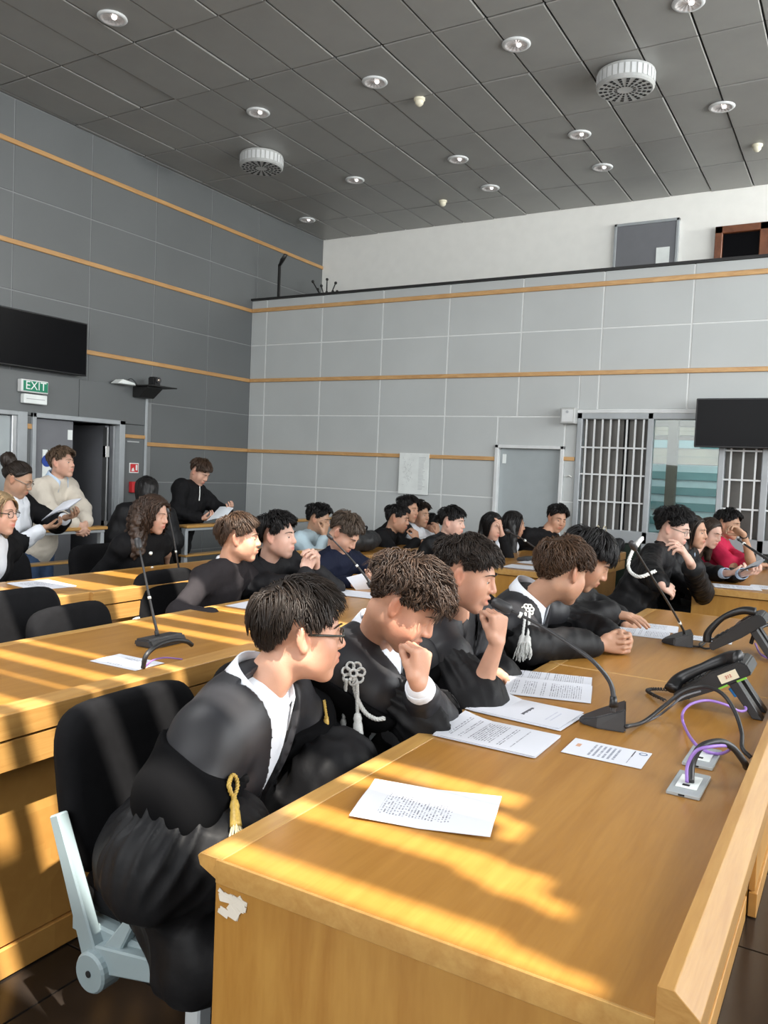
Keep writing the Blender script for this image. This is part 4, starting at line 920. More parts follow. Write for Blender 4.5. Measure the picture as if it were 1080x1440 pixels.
def figure(label, H, yaw, pitch=0, roll=0, pelvis=None, tyaw=0, R=None, L=None, s=1., skin='warm', voxel=.009, fine=.006, lids=.5, fem=False, mouth=0, cheeks=0., stand=False, floor=0., brow=None, gaze=None, stub=0, nk=None, sw=.175, group=None, troll=0., knee=None, legs='trouser_black', shoes=True, smile=0):
    H = np.asarray(H, float); pelvis = np.asarray(pelvis, float); y, pt, rl = map(math.radians, (yaw, pitch, roll))
    hf = v3(math.cos(pt)*math.cos(y), math.cos(pt)*math.sin(y), -math.sin(pt)); hr = v3(math.sin(y), -math.cos(y), 0); hu = np.cross(hr, hf)
    hr, hu = hr*math.cos(rl)-hu*math.sin(rl), hu*math.cos(rl)+hr*math.sin(rl)
    Rm = np.array([hr, hf, hu]); hp = lambda *a: H+(np.array(a)*s)@Rm
    ty = math.radians(tyaw); th = v3(math.cos(ty), math.sin(ty), 0)
    Nk = np.asarray(nk, float) if nk is not None else H-v3(0, 0, .155*s)-th*.035-hf*v3(1, 1, 0)*.02
    u = unit(Nk-pelvis); tr = v3(math.sin(ty), -math.cos(ty), 0); tr = unit(tr+v3(0, 0, troll)); tr = unit(tr-u*np.dot(tr, u)); tf = np.cross(u, tr); T = np.array([tr, tf, u])
    root = thing('person', label, 'person', (pelvis[0], pelvis[1], floor), group)
    p = dict(root=root, H=H, R=Rm, s=s, Nk=Nk, u=u, tr=tr, tf=tf, T=T, pel=pelvis, hp=hp, fem=fem, floor=floor, stand=stand)
    SCn = Nk-u*.068*s; sh = {1: SCn+tr*sw*s, -1: SCn-tr*sw*s}; p['sh'] = sh; p['el'] = {}; p['wr'] = {}
    pr = []; hb = []
    pr += [(ellp(pelvis, T, (.15*s, .105*s, .12*s)), .05), (cone(pelvis, pelvis+u*.22*s, .10*s, .10*s, (tf, 1.2)), .05), (ellp(pelvis+(Nk-pelvis)*.66, T, (.15*s, .10*s, .19*s)), .06), (cone(sh[1], sh[-1], .05*s, .05*s), .05)]
    for sd, A in ((1, R), (-1, L)):
        if A is None: A = dict(w=sh[sd]+tr*sd*.06-u*.45+tf*.12, pole=-tf)
        W = np.asarray(A['w'], float); E = np.asarray(A['e'], float) if 'e' in A else ik(sh[sd], W, .29*s, .25*s, A.get('pole', tr*sd*.6-u-tf*.3)); p['el'][sd] = E; p['wr'][sd] = W
        pr += [(cone(sh[sd], E, .050*s, .038*s), .03), (cone(E, E+(W-E)*.35, .038*s, .037*s), .02), (cone(E+(W-E)*.3, W, .038*s, .025*s), .02)]
        d = A.get('d', W-E); n = A.get('n', v3(0, 0, -1)); hs, tips = hand_prims(W, d, n, sd, A.get('curl', .35), A.get('spread', .2), A.get('thumb', .4), s*A.get('hs', 1.)*(.93 if fem else 1.), A.get('fing'))
        pr += hs; hb.append((W+unit(d)*.07, .10, fine*A.get('res', 1)))
    # legs
    hips = {q: pelvis+tr*q*.09*s-u*.04 for q in (1, -1)}; p['knee'] = {}; p['ank'] = {}
    for q in (1, -1):
        if stand: K = v3(*(hips[q]*.5+v3(hips[q][0], hips[q][1], floor)*.5))+th*.03; An = v3(hips[q][0], hips[q][1], floor+.09)
        else: K = hips[q]+th*.40*s+tr*q*.04+v3(0, 0, -.01); K[2] = min(K[2], .53); An = v3(K[0]-th[0]*.02, K[1]-th[1]*.02, floor+.09)
        if knee: K = K+np.asarray(knee)
        p['knee'][q] = K; p['ank'][q] = An
        pr += [(cone(hips[q], K, .078*s, .055*s), .04), (cone(K, An, .052*s, .036*s), .03), (cone(An-v3(0, 0, .05), An+th*.15-v3(0, 0, .05), .034, .03), .02)]
    # head and face
    X, Yv, Zv = Rm; jw = .93 if fem else 1.
    def C(a, b, r1, r2, k): return (cone(hp(*a), hp(*b), r1*s, r2*s), k*s)
    def Ee(c, r, k, ax=None): return (ellp(hp(*c), Rm if ax is None else ax, tuple(q*s for q in r)), k*s)
    pr += [(cone(hp(0, -.03, -.05), Nk-u*.03, (.047 if fem else .054)*s, (.053 if fem else .062)*s), .03), (cone(Nk+tr*.04-u*.04, sh[1], .03*s, .042*s), .04), (cone(Nk-tr*.04-u*.04, sh[-1], .03*s, .042*s), .04)]
    pr += [Ee((0, -.012, .035), (.0765, .098, .0875), .02), Ee((0, .022, -.02), (.064*jw, .073, .092), .03), C((-.048*jw, .0, -.052), (-.012, .066, -.096), .022, .018, .03), C((.048*jw, .0, -.052), (.012, .066, -.096), .022, .018, .03), Ee((0, .076, -.099), (.017, .014, .015), .02),
           C((-.03, .082, .026), (.03, .082, .026), .010, .010, .022), Ee((-.042, .060, -.024), (.024, .022, .024), .035), Ee((.042, .060, -.024), (.024, .022, .024), .035), Ee((-.036, .045, -.055), (.026, .03, .034), .03), Ee((.036, .045, -.055), (.026, .03, .034), .03),
           Ee((0, .086, -.058), (.028, .017, .024), .016)]
    sub = [(ball(hp(-.031, .104, .010), .0165*s), .014*s), (ball(hp(.031, .104, .010), .0165*s), .014*s)]
    post = [C((0, .090, .020), (0, .110, -.020), .0085, .0125, .012), Ee((-.0125, .101, -.025), (.009, .011, .008), .008), Ee((.0125, .101, -.025), (.009, .011, .008), .008),
            C((-.019, .096, -.0525), (0, .1045, -.0495), .0045, .0055, .005), C((.019, .096, -.0525), (0, .1045, -.0495), .0045, .0055, .005), C((-.016, .095, -.0645-mouth), (0, .1015, -.0655-mouth), .0055, .007, .005), C((.016, .095, -.0645-mouth), (0, .1015, -.0655-mouth), .0055, .007, .005)]
    for q in (-1, 1):
        post.append((ball(hp(q*.031, .0785, .010), (.0104 if lids < .9 else .0142)*s), .004*s))
        ea = np.array([rotv(X, Zv, q*.35), rotv(Yv, Zv, q*.35), Zv]); ea = np.array([ea[0], rotv(ea[1], ea[0], .2), rotv(ea[2], ea[0], .2)])
        post += [Ee((q*.080, -.010, .002), (.0085, .019, .032), .008, ea), Ee((q*.079, -.006, -.022), (.007, .010, .012), .008, ea)]
    pm = [(Ee((q*.0905, -.003, .006), (.0075, .0085, .016), .004)) for q in (-1, 1)]+[(Ee((q*.089, .002, -.010), (.006, .006, .010), .004)) for q in (-1, 1)]
    if mouth > .003: pm.append(C((-.012, .105, -.0575-mouth*.5), (.012, .105, -.0575-mouth*.5), .002+mouth*.4, .002+mouth*.4, .003))
    allp = [a for a, k in pr+post]; F = fieldfor(allp, voxel, .03, [(H+hu*.01, .15*s, fine)]+hb)
    for a, k in pr: F.add(a, k)
    for a, k in sub: F.add(a, k, 'd')
    for a, k in post: F.add(a, k)
    for a, k in pm: F.add(a, k, 'd')
    V, Q = F.mesh(); body = putn('body', V, Q, 'skin', root)
    # true local skin colour: lips, cheeks, ears, fingertips, cropped sides
    base = np.array(SKIN[skin]); col = np.tile(base, (len(V), 1)); h = (V-H)@Rm.T/s
    def blend(c, wgt): 
        nonlocal col; wgt = np.clip(wgt, 0, 1)[:, None]; col = col*(1-wgt)+np.array(c)*wgt
    gs = lambda c, r: np.exp(-(((h-np.array(c))/np.array(r))**2).sum(1))
    inh = (h[:, 2] > -.13)
    for q in (-1, 1): blend(base*np.array([1.02, .74, .70]), (.3+cheeks)*gs((q*.055, .045, -.04), (.035, .045, .035))); blend(base*np.array([1.0, .66, .6]), .6*gs((q*.085, -.008, 0), (.014, .025, .035)))
    blend(base*np.array([1.0, .72, .68]), .5*gs((0, .112, -.02), (.016, .016, .014)))
    blend(base*np.array([.82, .46, .46]) if not fem else base*np.array([.85, .40, .42]), 1.2*gs((0, .102, -.057-mouth*.5), (.021, .012, .0115)))
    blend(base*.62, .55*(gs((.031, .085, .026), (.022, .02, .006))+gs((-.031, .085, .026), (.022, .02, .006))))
    if stub: blend(base*.55, stub*((h[:, 2] < -.04) & (h[:, 2] > -.125) & (h[:, 1] > -.02)).astype(float)*(1-gs((0, .1, -.055), (.03, .03, .018))))
    p['hair_tint'] = None
    if brow is not None:
        d = (h-CC)/CR; dn = d/np.linalg.norm(d, axis=1)[:, None]; az = np.degrees(np.arctan2(dn[:, 0], dn[:, 1])); el = np.degrees(np.arcsin(np.clip(dn[:, 2], -1, 1)))
        edge = (el-elmin(az))/6+.5; near = (np.linalg.norm(d, axis=1) < 1.12) & (np.abs(h[:, 0]) < .083)
        blend(np.array(HAIR[brow])*1.6+base*.12, np.where(near, np.clip(edge, 0, 1)*.9, 0))
    W1_ = np.concatenate([p['wr'][1][None], p['wr'][-1][None]])
    set_col(body, col); p['body'] = body
    # eyes, brows
    for q in (-1, 1):
        c = hp(q*.031, .0795, .010); g = Yv if gaze is None else unit(gaze)
        if lids < .9:
            e = MB().ell(c, (.0129*s,)*3, (X, Zv, Yv), 16, 12); o = put(e, 'eye', MATS['eye_white'], root, smooth=True); o.data.materials.append(MATS['iris_brown'])
            cen = c-org(root)
            for pl in o.data.polygons:
                if np.dot(unit(np.array(pl.center)-cen), g) > .68: pl.material_index = 1
            # upper and lower lids as skin caps
            lm = MB(); vs = []; m_, k_ = 14, 5
            for i in range(k_):
                a = math.radians(100-(100-(8-38*lids+14))*i/(k_-1))
                for j in range(m_+1):
                    b_ = math.radians(-72+144*j/m_); vs.append(c+(X*math.sin(b_)*math.cos(a*.6)+Yv*math.cos(b_)*math.cos(a)+Zv*math.sin(a))*.0138*s)
            lm.add(vs, [(i*(m_+1)+j, i*(m_+1)+j+1, (i+1)*(m_+1)+j+1, (i+1)*(m_+1)+j) for i in range(k_-1) for j in range(m_)])
            o = put(lm, 'eyelid', MATS['skin'], root, smooth=True); set_col(o, base*.86)
        if brow is not None:
            pts = spline([hp(q*.012, .099, .030), hp(q*.028, .0985, .036), hp(q*.046, .086, .0335), hp(q*.054, .074, .027)], 4); n_ = len(pts)
            o = put(MB().tube(pts, np.interp(np.linspace(0, 1, n_), [0, .3, 1], [.0036, .0045, .0015])*s*(.8 if fem else 1), 6, flat=.55), 'eyebrow', MATS['hair'], root, smooth=True); set_col(o, np.array(HAIR[brow])*1.1)
    # trousers and shoes
    if legs:
        ps = []
        for q in (1, -1):
            ps += [(cone(hips[q], p['knee'][q], .092*s, .070*s), .05), (cone(p['knee'][q], p['ank'][q]+v3(0, 0, .02), .066*s, .052*s), .04)]
        ps.append((ellp(pelvis-u*.03, T, (.165*s, .12*s, .11*s)), .06)); F = fieldfor([a for a, k in ps], .014)
        for a, k in ps: F.add(a, k)
        V, Q = F.mesh(); V = V+vnormals(V, Q)*(.004*smoothnoise(V, 35, 4))[:, None]; putn('trousers', V, Q, legs, root)
    if shoes:
        for q in (1, -1):
            a = p['ank'][q]; ps = [(cone(a-v3(0, 0, .045), a+th*.16-v3(0, 0, .055), .043, .033), .02)]; F = fieldfor([b[0] for b in ps], .012); F.add(ps[0][0], .02); F.cut(lambda X_, Y_, Z_: (floor+.002)-Z_+0*X_+0*Y_); V, Q = F.mesh(); putn('shoe', V, Q, 'shoe', root)
    return p
# ------------------------------------------------------------------ clothes
def tbody(p, t, waist=True, low=-.06):
    s, T, u = p['s'], p['T'], p['u']; L_ = p['Nk']-p['pel']; f = .93 if p['fem'] else 1.
    out = [(ellp(p['pel']+L_*.66, T, ((.162*f+t)*s, (.108+t)*s, .20*s+t)), .06), (cone(p['sh'][1]*.97+p['sh'][-1]*.03, p['sh'][-1]*.97+p['sh'][1]*.03, (.052+t)*s, (.052+t)*s), .05),
           (cone(p['Nk']+p['tr']*.045-u*.02, p['sh'][1], (.042+t)*s, (.05+t)*s), .05), (cone(p['Nk']-p['tr']*.045-u*.02, p['sh'][-1], (.042+t)*s, (.05+t)*s), .05)]
    if waist: out += [(cone(p['pel']+u*low, p['pel']+u*.25*s, (.135+t)*s, (.13+t)*s, (p['tf'], 1.25)), .06), (ellp(p['pel'], T, ((.165+t)*s, (.12+t)*s, (.12+t)*s)), .05)]
    if p['fem']: out += [(ellp(p['pel']+L_*.68+p['tf']*.075*s+p['tr']*q*.06*s, T, ((.06+t)*s, (.055+t)*s, (.06+t)*s)), .05) for q in (1, -1)]
    return out
def sleeves(p, t, end=.97, r=(.058, .048, .040), sides=(1, -1)):
    out = []
    for q in sides:
        S, E, W = p['sh'][q], p['el'][q], p['wr'][q]
        if end > 1e-6:
            if end <= .5: out.append((cone(S, S+(E-S)*end*2, (r[0]+t), (r[1]+t+.008)), .03)); continue
            out += [(cone(S, E, r[0]+t, r[1]+t), .04), (cone(E, E+(W-E)*(end-.5)*2, r[1]+t, r[2]+t), .03)]
    return out
def garment(p, name, prims, m, h=.011, fold=.004, ff=28, cut=None, pleat=None, seed=1, fine=None, label=None):
    F = fieldfor([a for a, k in prims], h)
    for a, k in prims: F.add(a, k)
    for c in (cut or []): F.cut(c)
    V, Q = F.mesh()
    if len(V) == 0: return None
    Nn = vnormals(V, Q); d = fold*smoothnoise(V, ff, seed)+fold*.6*smoothnoise(V*np.array([1, 1, .5]), ff*2.2, seed+5)
    if pleat is not None: d = d+pleat(V)
    d = d+fold*1.3*(.45-np.abs(smoothnoise(V*np.array([1, 1, .55]), ff*1.25, seed+9)))
    V = V+Nn*d[:, None]; o = putn(name, V, Q, m, p['root'])
    if label: o['label'] = label
    return o
def vcut(p, bottom=-.32, top=.075, back=-.02, wmax=.2):
    Nk, u, tr, tf = p['Nk'], p['u'], p['tr'], p['tf']
    def fn(X, Y, Z):
        x, y, z = X-Nk[0], Y-Nk[1], Z-Nk[2]; hh = x*u[0]+y*u[1]+z*u[2]; rr = np.abs(x*tr[0]+y*tr[1]+z*tr[2]); ff = x*tf[0]+y*tf[1]+z*tf[2]
        w_ = np.minimum(top*(hh-bottom)/(-bottom), wmax); return (-np.maximum(rr-w_, back-ff)).astype(np.float32)
    return fn
def below(p, hcut, slope=0., fslope=0.):
    Nk, u, tr, tf = p['Nk'], p['u'], p['tr'], p['tf']
    def fn(X, Y, Z):
        x, y, z = X-Nk[0], Y-Nk[1], Z-Nk[2]; hh = x*u[0]+y*u[1]+z*u[2]; rr = np.abs(x*tr[0]+y*tr[1]+z*tr[2]); ff = x*tf[0]+y*tf[1]+z*tf[2]
        return (hcut-slope*rr+fslope*ff-hh).astype(np.float32)
    return fn
def yokecut(p, hcut, slope, lap=-.42, wl=.125):
    Nk, u, tr, tf = p['Nk'], p['u'], p['tr'], p['tf']
    def fn(X, Y, Z):
        x, y, z = X-Nk[0], Y-Nk[1], Z-Nk[2]; hh = x*u[0]+y*u[1]+z*u[2]; rr = np.abs(x*tr[0]+y*tr[1]+z*tr[2]); ff = x*tf[0]+y*tf[1]+z*tf[2]
        a = hcut-slope*rr-hh; b = np.maximum(np.maximum(rr-wl-.08*(hh+.0), .02-ff), lap-hh)
        return np.minimum(a, b).astype(np.float32)
    return fn
def lapelcut(p, wl=.12):
    Nk, u, tr, tf = p['Nk'], p['u'], p['tr'], p['tf']
    def fn(X, Y, Z):
        x, y, z = X-Nk[0], Y-Nk[1], Z-Nk[2]; rr = np.abs(x*tr[0]+y*tr[1]+z*tr[2]); ff = x*tf[0]+y*tf[1]+z*tf[2]
        return np.minimum(wl-rr, ff-.0).astype(np.float32)
    return fn
def above(p, h0, slope=0.):
    f = below(p, h0, -slope); return lambda X, Y, Z: -f(X, Y, Z)
def armpleat(p, amp=.006, count=16, sides=(1, -1)):
    def fn(V):
        out = np.zeros(len(V))
        for q in sides:
            S, E = p['sh'][q], p['el'][q]; ba = E-S; h = ((V-S)@ba)/(ba@ba); dv = V-S-np.clip(h, 0, 1)[:, None]*ba; a1 = unit(np.cross(ba, v3(.3, .2, 1))); a2 = np.cross(unit(ba), a1); th = np.arctan2(dv@a2, dv@a1)
            near = np.exp(-np.maximum(np.linalg.norm(dv, axis=1)-.10, 0)/.03)*np.clip((h+.05)*4, 0, 1)*np.clip((1.35-h)*2, 0, 1); out += near*amp*((1-2*np.abs(np.sin(th*count*.5+1.2*np.sin(h*2.5))))+.5*np.sin(th*count*.31+1))
        return out
    return fn
def collar(p, m, open_=38, r=.066, hgt=.036, drop=.045, up=.028, name='collar', spread=1.):
    # shirt collar: band round the neck folded outwards, open at the front
    r = r*1.05; Nk, u, tr, tf = p['Nk']+p['u']*(.0+up), p['u'], p['tr'], p['tf']; b = MB(); vs = []; n = 26; A = math.radians(180-open_)
    for i in range(n+1):
        a = -A+2*A*i/n; fr = (abs(a)/A)**3; d = -tf*math.cos(a)+tr*math.sin(a)*1.02; c = Nk-u*(.004+.045*fr)+tf*.015*fr
        for rr, hh in ((r, -.012), (r+.002, hgt), (r+.007, hgt), (r+.020+.012*fr*spread, -.008-drop*fr), (r+.016+.012*fr*spread, -.010-drop*fr), (r+.004, hgt-.008)): vs.append(c+d*rr*p['s']+u*hh*p['s'])
    k = 6; fs = [(i*k+j, i*k+(j+1) % k, (i+1)*k+(j+1) % k, (i+1)*k+j) for i in range(n) for j in range(k)]; fs += [tuple(range(k))[::-1], tuple(range(n*k, n*k+k))]
    return put(b.add(vs, fs), name, MATS[m], p['root'], smooth=True)
def cuff(p, q, m, at=.97, r=.038, l=.05):
    E, W = p['el'][q], p['wr'][q]; d = unit(W-E); c = E+(W-E)*at; put(MB().lathe([(r*.98, -l), (r, 0), (r*.92, .002), (r*.85, -l*.5)], c, 18, d, cap=False), 'cuff', MATS[m], p['root'], smooth=True)
def glasses(p, m='glasses_dark', w_=.024, hh=.018, th=.0016):
    hp = p['hp']; X, Yv, Zv = p['R']; s = p['s']; b = MB(); lens = []
    for q in (-1, 1):
        c = hp(q*.033, .103, .006); pts = [c+X*q*0+X*math.copysign(abs(math.cos(a))**.75, math.cos(a))*w_*s+Zv*math.copysign(abs(math.sin(a))**.75, math.sin(a))*hh*s-Yv*.006*(math.cos(a)*q > 0)*abs(math.cos(a)) for a in np.linspace(0, 2*math.pi, 25)]
        b.tube(pts, th, 6, cap=False); b.tube(spline([c+X*q*w_*s+Zv*.006, hp(q*.066, .088, .012), hp(q*.0775, .03, .014), hp(q*.080, -.006, .012), hp(q*.079, -.02, -.006)], 5), th*1.15, 6, flat=1.7)
        ln = MB().add([c-Yv*.001]+[pt-Yv*.001 for pt in pts[:-1]], [(0, i+1, (i+1) % 24+1) for i in range(24)])
        lens.append(ln)
    b.tube([hp(-.010, .106, .010), hp(0, .109, .013), hp(.010, .106, .010)], th, 6)
    fr_ = put(b, 'glasses_frame', MATS[m], p['root'], smooth=True)
    for ln in lens: put(ln, 'lens', MATS['lens'], fr_, smooth=True)
def tassel(p, top, length=.10, m='cord_silver', fm='cord_silver', r=.011, cordlen=.10, knots=3, d=(0, 0, -1), name='tassel', rg=random.Random(4)):
    top = np.asarray(top, float); d = unit(d); e = top+d*cordlen; b = MB()
    # twisted cord
    n = 40; t = np.linspace(0, 1, n); a1 = unit(np.cross(d, v3(.3, 1, .2))); a2 = np.cross(d, a1)
    for ph in (0, 2.09, 4.19): b.tube([top+d*cordlen*q+a1*.0032*math.cos(q*cordlen*420+ph)+a2*.0032*math.sin(q*cordlen*420+ph) for q in t], .003, 5)
    o = put(b, name, MATS[m], p['root'], smooth=True)
    h = MB().lathe([(.004, -.004), (r*.7, .0), (r*.95, .012), (r*.8, .02), (r*.95, .026), (r*1.1, .05), (r*1.15, .056), (r*.9, .06)], e, 14, d); put(h, 'tassel_head', MATS[m], o, smooth=True)
    f = MB()
    for i in range(26):
        a = i*2.4; q = r*(.3+.7*((i*37) % 26)/26); c0 = e+d*.058+a1*q*math.cos(a)+a2*q*math.sin(a); c1 = c0+d*length*(.85+.25*rg.random())+(a1*math.cos(a)+a2*math.sin(a))*r*rg.uniform(.1, 1.0); f.tube([c0, (c0+c1)/2+(a1*math.cos(a)+a2*math.sin(a))*.003, c1], .0016, 4)
    put(f, 'fringe', MATS[fm], o)
def rosette(p, c, nrm, r=.024, m='cord_silver'):
    nrm = unit(nrm); a1 = unit(np.cross(nrm, v3(.2, .1, 1))); a2 = np.cross(nrm, a1); b = MB(); c = np.asarray(c, float)
    for k in range(7):
        a = k*2*math.pi/7; q = c+(a1*math.cos(a)+a2*math.sin(a))*r; b.tube([q+(a1*math.cos(t)+a2*math.sin(t))*r*.52+nrm*.004*math.sin(2*t+k) for t in np.linspace(0, 2*math.pi, 12)], .0036, 6, cap=False)
    b.tube([c+(a1*math.cos(t)+a2*math.sin(t))*r*.45+nrm*.005 for t in np.linspace(0, 2*math.pi, 12)], .004, 6, cap=False); put(b, 'rosette', MATS[m], p['root'], smooth=True)
def ropecord(p, pts, r=.005, m='cord_silver', name='cord', tw=260):
    P = spline(pts, 10); L_ = np.concatenate([[0], np.cumsum(np.linalg.norm(np.diff(P, axis=0), axis=1))]); n = max(20, int(L_[-1]/.004)); q = np.linspace(0, L_[-1], n); P = np.stack([np.interp(q, L_, P[:, i]) for i in range(3)], 1); t = np.gradient(P, axis=0); t /= np.linalg.norm(t, axis=1)[:, None]
    ref = unit(v3(.31, .22, .9)); a1 = np.cross(t, ref); a1 /= np.linalg.norm(a1, axis=1)[:, None]; a2 = np.cross(t, a1); b = MB()
    for ph in (0, 2.09, 4.19): b.tube(P+a1*(r*.55*np.cos(q*tw+ph))[:, None]+a2*(r*.55*np.sin(q*tw+ph))[:, None], r*.55, 5)
    return put(b, name, MATS[m], p['root'], smooth=True)
def skirt(p, r=.11, zlow=.28):
    out = [(ellp(p['pel'], p['T'], (.20, .15, .14)), .06)]
    for q in (1, -1):
        K = p['knee'][q]; out += [(cone(p['pel']+p['tr']*q*.09, K, r+.02, r), .08), (cone(K, v3(K[0], K[1], zlow), r, r*.95), .06)]
    out.append((cone(p['knee'][1], p['knee'][-1], r, r), .08)); return out
from mathutils.bvhtree import BVHTree
def hitter(p, names=('gown', 'yoke', 'velvet_band', 'shirt', 'body', 'jacket_sleeve', 'left_sleeve')):
    trees = []
    for o in p['root'].children:
        if o.name.split('.')[0] in names:
            n = len(o.data.vertices); co = np.empty(n*3, np.float32); o.data.vertices.foreach_get('co', co); co = co.reshape(-1, 3)+org(p['root'])
            nl = len(o.data.loops); li = np.empty(nl, np.int32); o.data.loops.foreach_get('vertex_index', li)
            trees.append(BVHTree.FromPolygons(co.tolist(), li.reshape(-1, 4).tolist()))
    def hit(x, y, off=.008):
        d = unit(ray(x, y)); best = None
        for t in trees:
            h = t.ray_cast(Vector(CAM), Vector(d))
            if h[0] is not None and (best is None or h[3] < best): best = h[3]
        return CAM+d*((best if best is not None else 2.)-off)
    return hit
def gown(p, h=.011, sl=(.066, .09, .11), end=.95, v=True, lap=True, pleats=.006, m='gown_black', seed=1, fold=.005, yoke='satin_grey', band=True, yl=-.16, ysl=.35, hem=(.11, .28), extra=()):
    pr = tbody(p, .020)+sleeves(p, 0, end, sl)
    if lap: pr += skirt(p, *hem)
    pr += list(extra)
    garment(p, 'gown', pr, m, h, fold, 24, [vcut(p)] if v else None, armpleat(p, pleats) if pleats else None, seed)
    if yoke:
        yp = tbody(p, .032, waist=False)+[(cone(p['sh'][q], p['sh'][q]+(p['el'][q]-p['sh'][q])*.4, .072, .096), .05) for q in (1, -1)]
        garment(p, 'yoke', yp, yoke, min(h, .0068), .0012, 20, [vcut(p, -.34, .078), yokecut(p, yl, ysl)], None, seed+1)
        if band: garment(p, 'velvet_band', [(a, k) for a, k in tbody(p, .037, waist=False)+[(cone(p['sh'][q], p['sh'][q]+(p['el'][q]-p['sh'][q])*.45, .092, .118), .05) for q in (1, -1)]], 'velvet_black', min(h, .0075), .002, 20, [below(p, yl-.05, ysl), above(p, yl, ysl), lapelcut(p)], None, seed+2)
# ------------------------------------------------------------------ the front row
def A(w, pole=None, **k):
    d = dict(w=w, **k)
    if pole is not None: d['pole'] = v3(*pole)
    return d
FV, FF = .0075, .0036
# 1: boy with glasses at the front, head turned away
p = figure('boy in dark framed glasses and satin gown nearest the camera, head turned away', atx(422, 892, -1.18), 48, 3, s=.97, pelvis=(-1.45, 1.53, .52), tyaw=8, voxel=FV, fine=FF, skin='warm', brow='dark', lids=.62,
    R=A(v3(-1.12, 1.43, .66), (-.3, -1, -.5), curl=.5), L=A(v3(-1.10, 1.75, .68), (-.2, .8, -.8), curl=.5), nk=v3(-1.24, 1.545, .945), cheeks=.1, troll=-.22)
hair(p, HAIR['dark'], 2600, .0042, .028, .014, .085, .045, .0015, 1.2, .35, seed=11, wild=.35, grav=.25, hl=4, vary=.45)
glasses(p)
garment(p, 'shirt', tbody(p, .010)+sleeves(p, 0, .9), 'shirt_white', .009, .002)
collar(p, 'shirt_white', 34, .072, .042, .06, up=.03)
gown(p, .0075, (.068, .10, .125), .80, seed=21, pleats=.007, fold=.007, hem=(.125, .20), extra=[(cone(aty(250, 1215, 1.33), aty(285, 1345, 1.29), .11, .095), .06), (cone(aty(225, 1270, 1.33), aty(262, 1345, 1.29), .07, .07), .05)])
hit = hitter(p)
ropecord(p, [hit(325, 1092), hit(322, 1105), hit(328, 1120), hit(334, 1105), hit(331, 1092), hit(326, 1090)], .005, 'cord_gold', 'gold_loop')
tassel(p, hit(329, 1118, .012), .045, 'cord_gold', 'fringe_pale', .011, .014, d=unit(hit(331, 1150, .014)-hit(329, 1118, .012)))
ropecord(p, [hit(456, 985), hit(458, 1000), hit(460, 1012)], .004, 'cord_gold', 'gold_cord')
tassel(p, hit(459, 1008, .012), .06, 'cord_gold', 'cord_gold', .009, .006)
# 2: boy with fist at the mouth
p = figure('curly brown haired boy in gown with silver tassels, looking down with fist at his mouth', atx(567, 850, -1.10), 18, 36, s=.97, pelvis=(-1.45, 2.12, .52), tyaw=-4, voxel=FV, fine=FF, skin='warm', brow='brown', lids=1, cheeks=.35,
    R=dict(w=atx(588, 962, -1.0), e=atx(606, 1010, -1.04), d=v3(.02, .10, .97), n=v3(-.95, .25, .1), curl=1.0, thumb=.75), L=A(v3(-1.06, 2.32, .70), (0, 1, -.5), curl=.5), nk=v3(-1.24, 2.11, .985))
hair(p, (.040, .024, .016), 3000, .0055, .036, .006, .10, .02, .010, 1.5, .55, seed=12, wild=.55, grav=.1, hl=2, vary=.5, fringe=.05)
garment(p, 'shirt', tbody(p, .010)+sleeves(p, .004, .93, (.058, .048, .036), (1,)), 'shirt_white', .009, .002)
collar(p, 'shirt_white', 34, .072, .036, .06, up=.03)
garment(p, 'jacket_sleeve', sleeves(p, 0, .84, (.075, .068, .050), (1,)), 'satin_grey', .009, .004)
cuff(p, 1, 'shirt_white', .93, .040, .06)
gown(p, .0085, (.068, .09, .115), .55, seed=31, pleats=.006, yl=-.15)
hit = hitter(p); c = hit(497, 947, .010); rosette(p, c, -ray(497, 947), .021)
def hang(p, hit, a, b, **k):
    q0, q1 = hit(*a, .016), hit(*b, .022); tassel(p, q0, d=unit(q1-q0), cordlen=np.linalg.norm(q1-q0), **k)
hang(p, hit, (487, 955), (483, 1012), length=.045, r=.010)
hang(p, hit, (502, 960), (503, 1004), length=.07, r=.013)
ropecord(p, [hit(497, 950, .012), hit(500, 975, .014), hit(512, 1000, .014), hit(528, 1011, .014), hit(541, 1010, .014)], .0065, 'cord_silver')
# 3: boy speaking
p = figure('dark haired boy in black gown speaking into the microphone, bare forearm raised', atx(655, 808, -1.10), 14, 16, s=.92, pelvis=(-1.45, 2.68, .52), tyaw=-4, voxel=FV, fine=FF, skin='warm', brow='dark', lids=.62, mouth=.006,
    R=dict(w=atx(699, 904, -.955), e=atx(668, 990, -1.02), d=v3(.0, .02, 1), n=v3(-.85, .4, 0), curl=1.0, thumb=.7), L=dict(w=atx(700, 948, -1.07), pole=v3(-.2, .6, -.8), d=v3(.4, -.4, -.75), n=v3(-.2, -.9, .2), curl=.35), nk=v3(-1.235, 2.665, 1.0))
hair(p, HAIR['dark'], 2600, .0045, .026, .004, .075, .012, .006, 1.3, .55, seed=13, wild=.5, fringe=.03, grav=.2, hl=-2, vary=.5)
garment(p, 'shirt', tbody(p, .012), 'shirt_black', .009, .002); collar(p, 'shirt_black', 30, .068, .032, .045)
gown(p, .0085, (.068, .10, .125), .50, seed=41, pleats=.004, yl=-.17, band=False)
garment(p, 'left_sleeve', sleeves(p, 0, .80, (.085, .09, .10), (-1,)), 'gown_black', .011, .005)
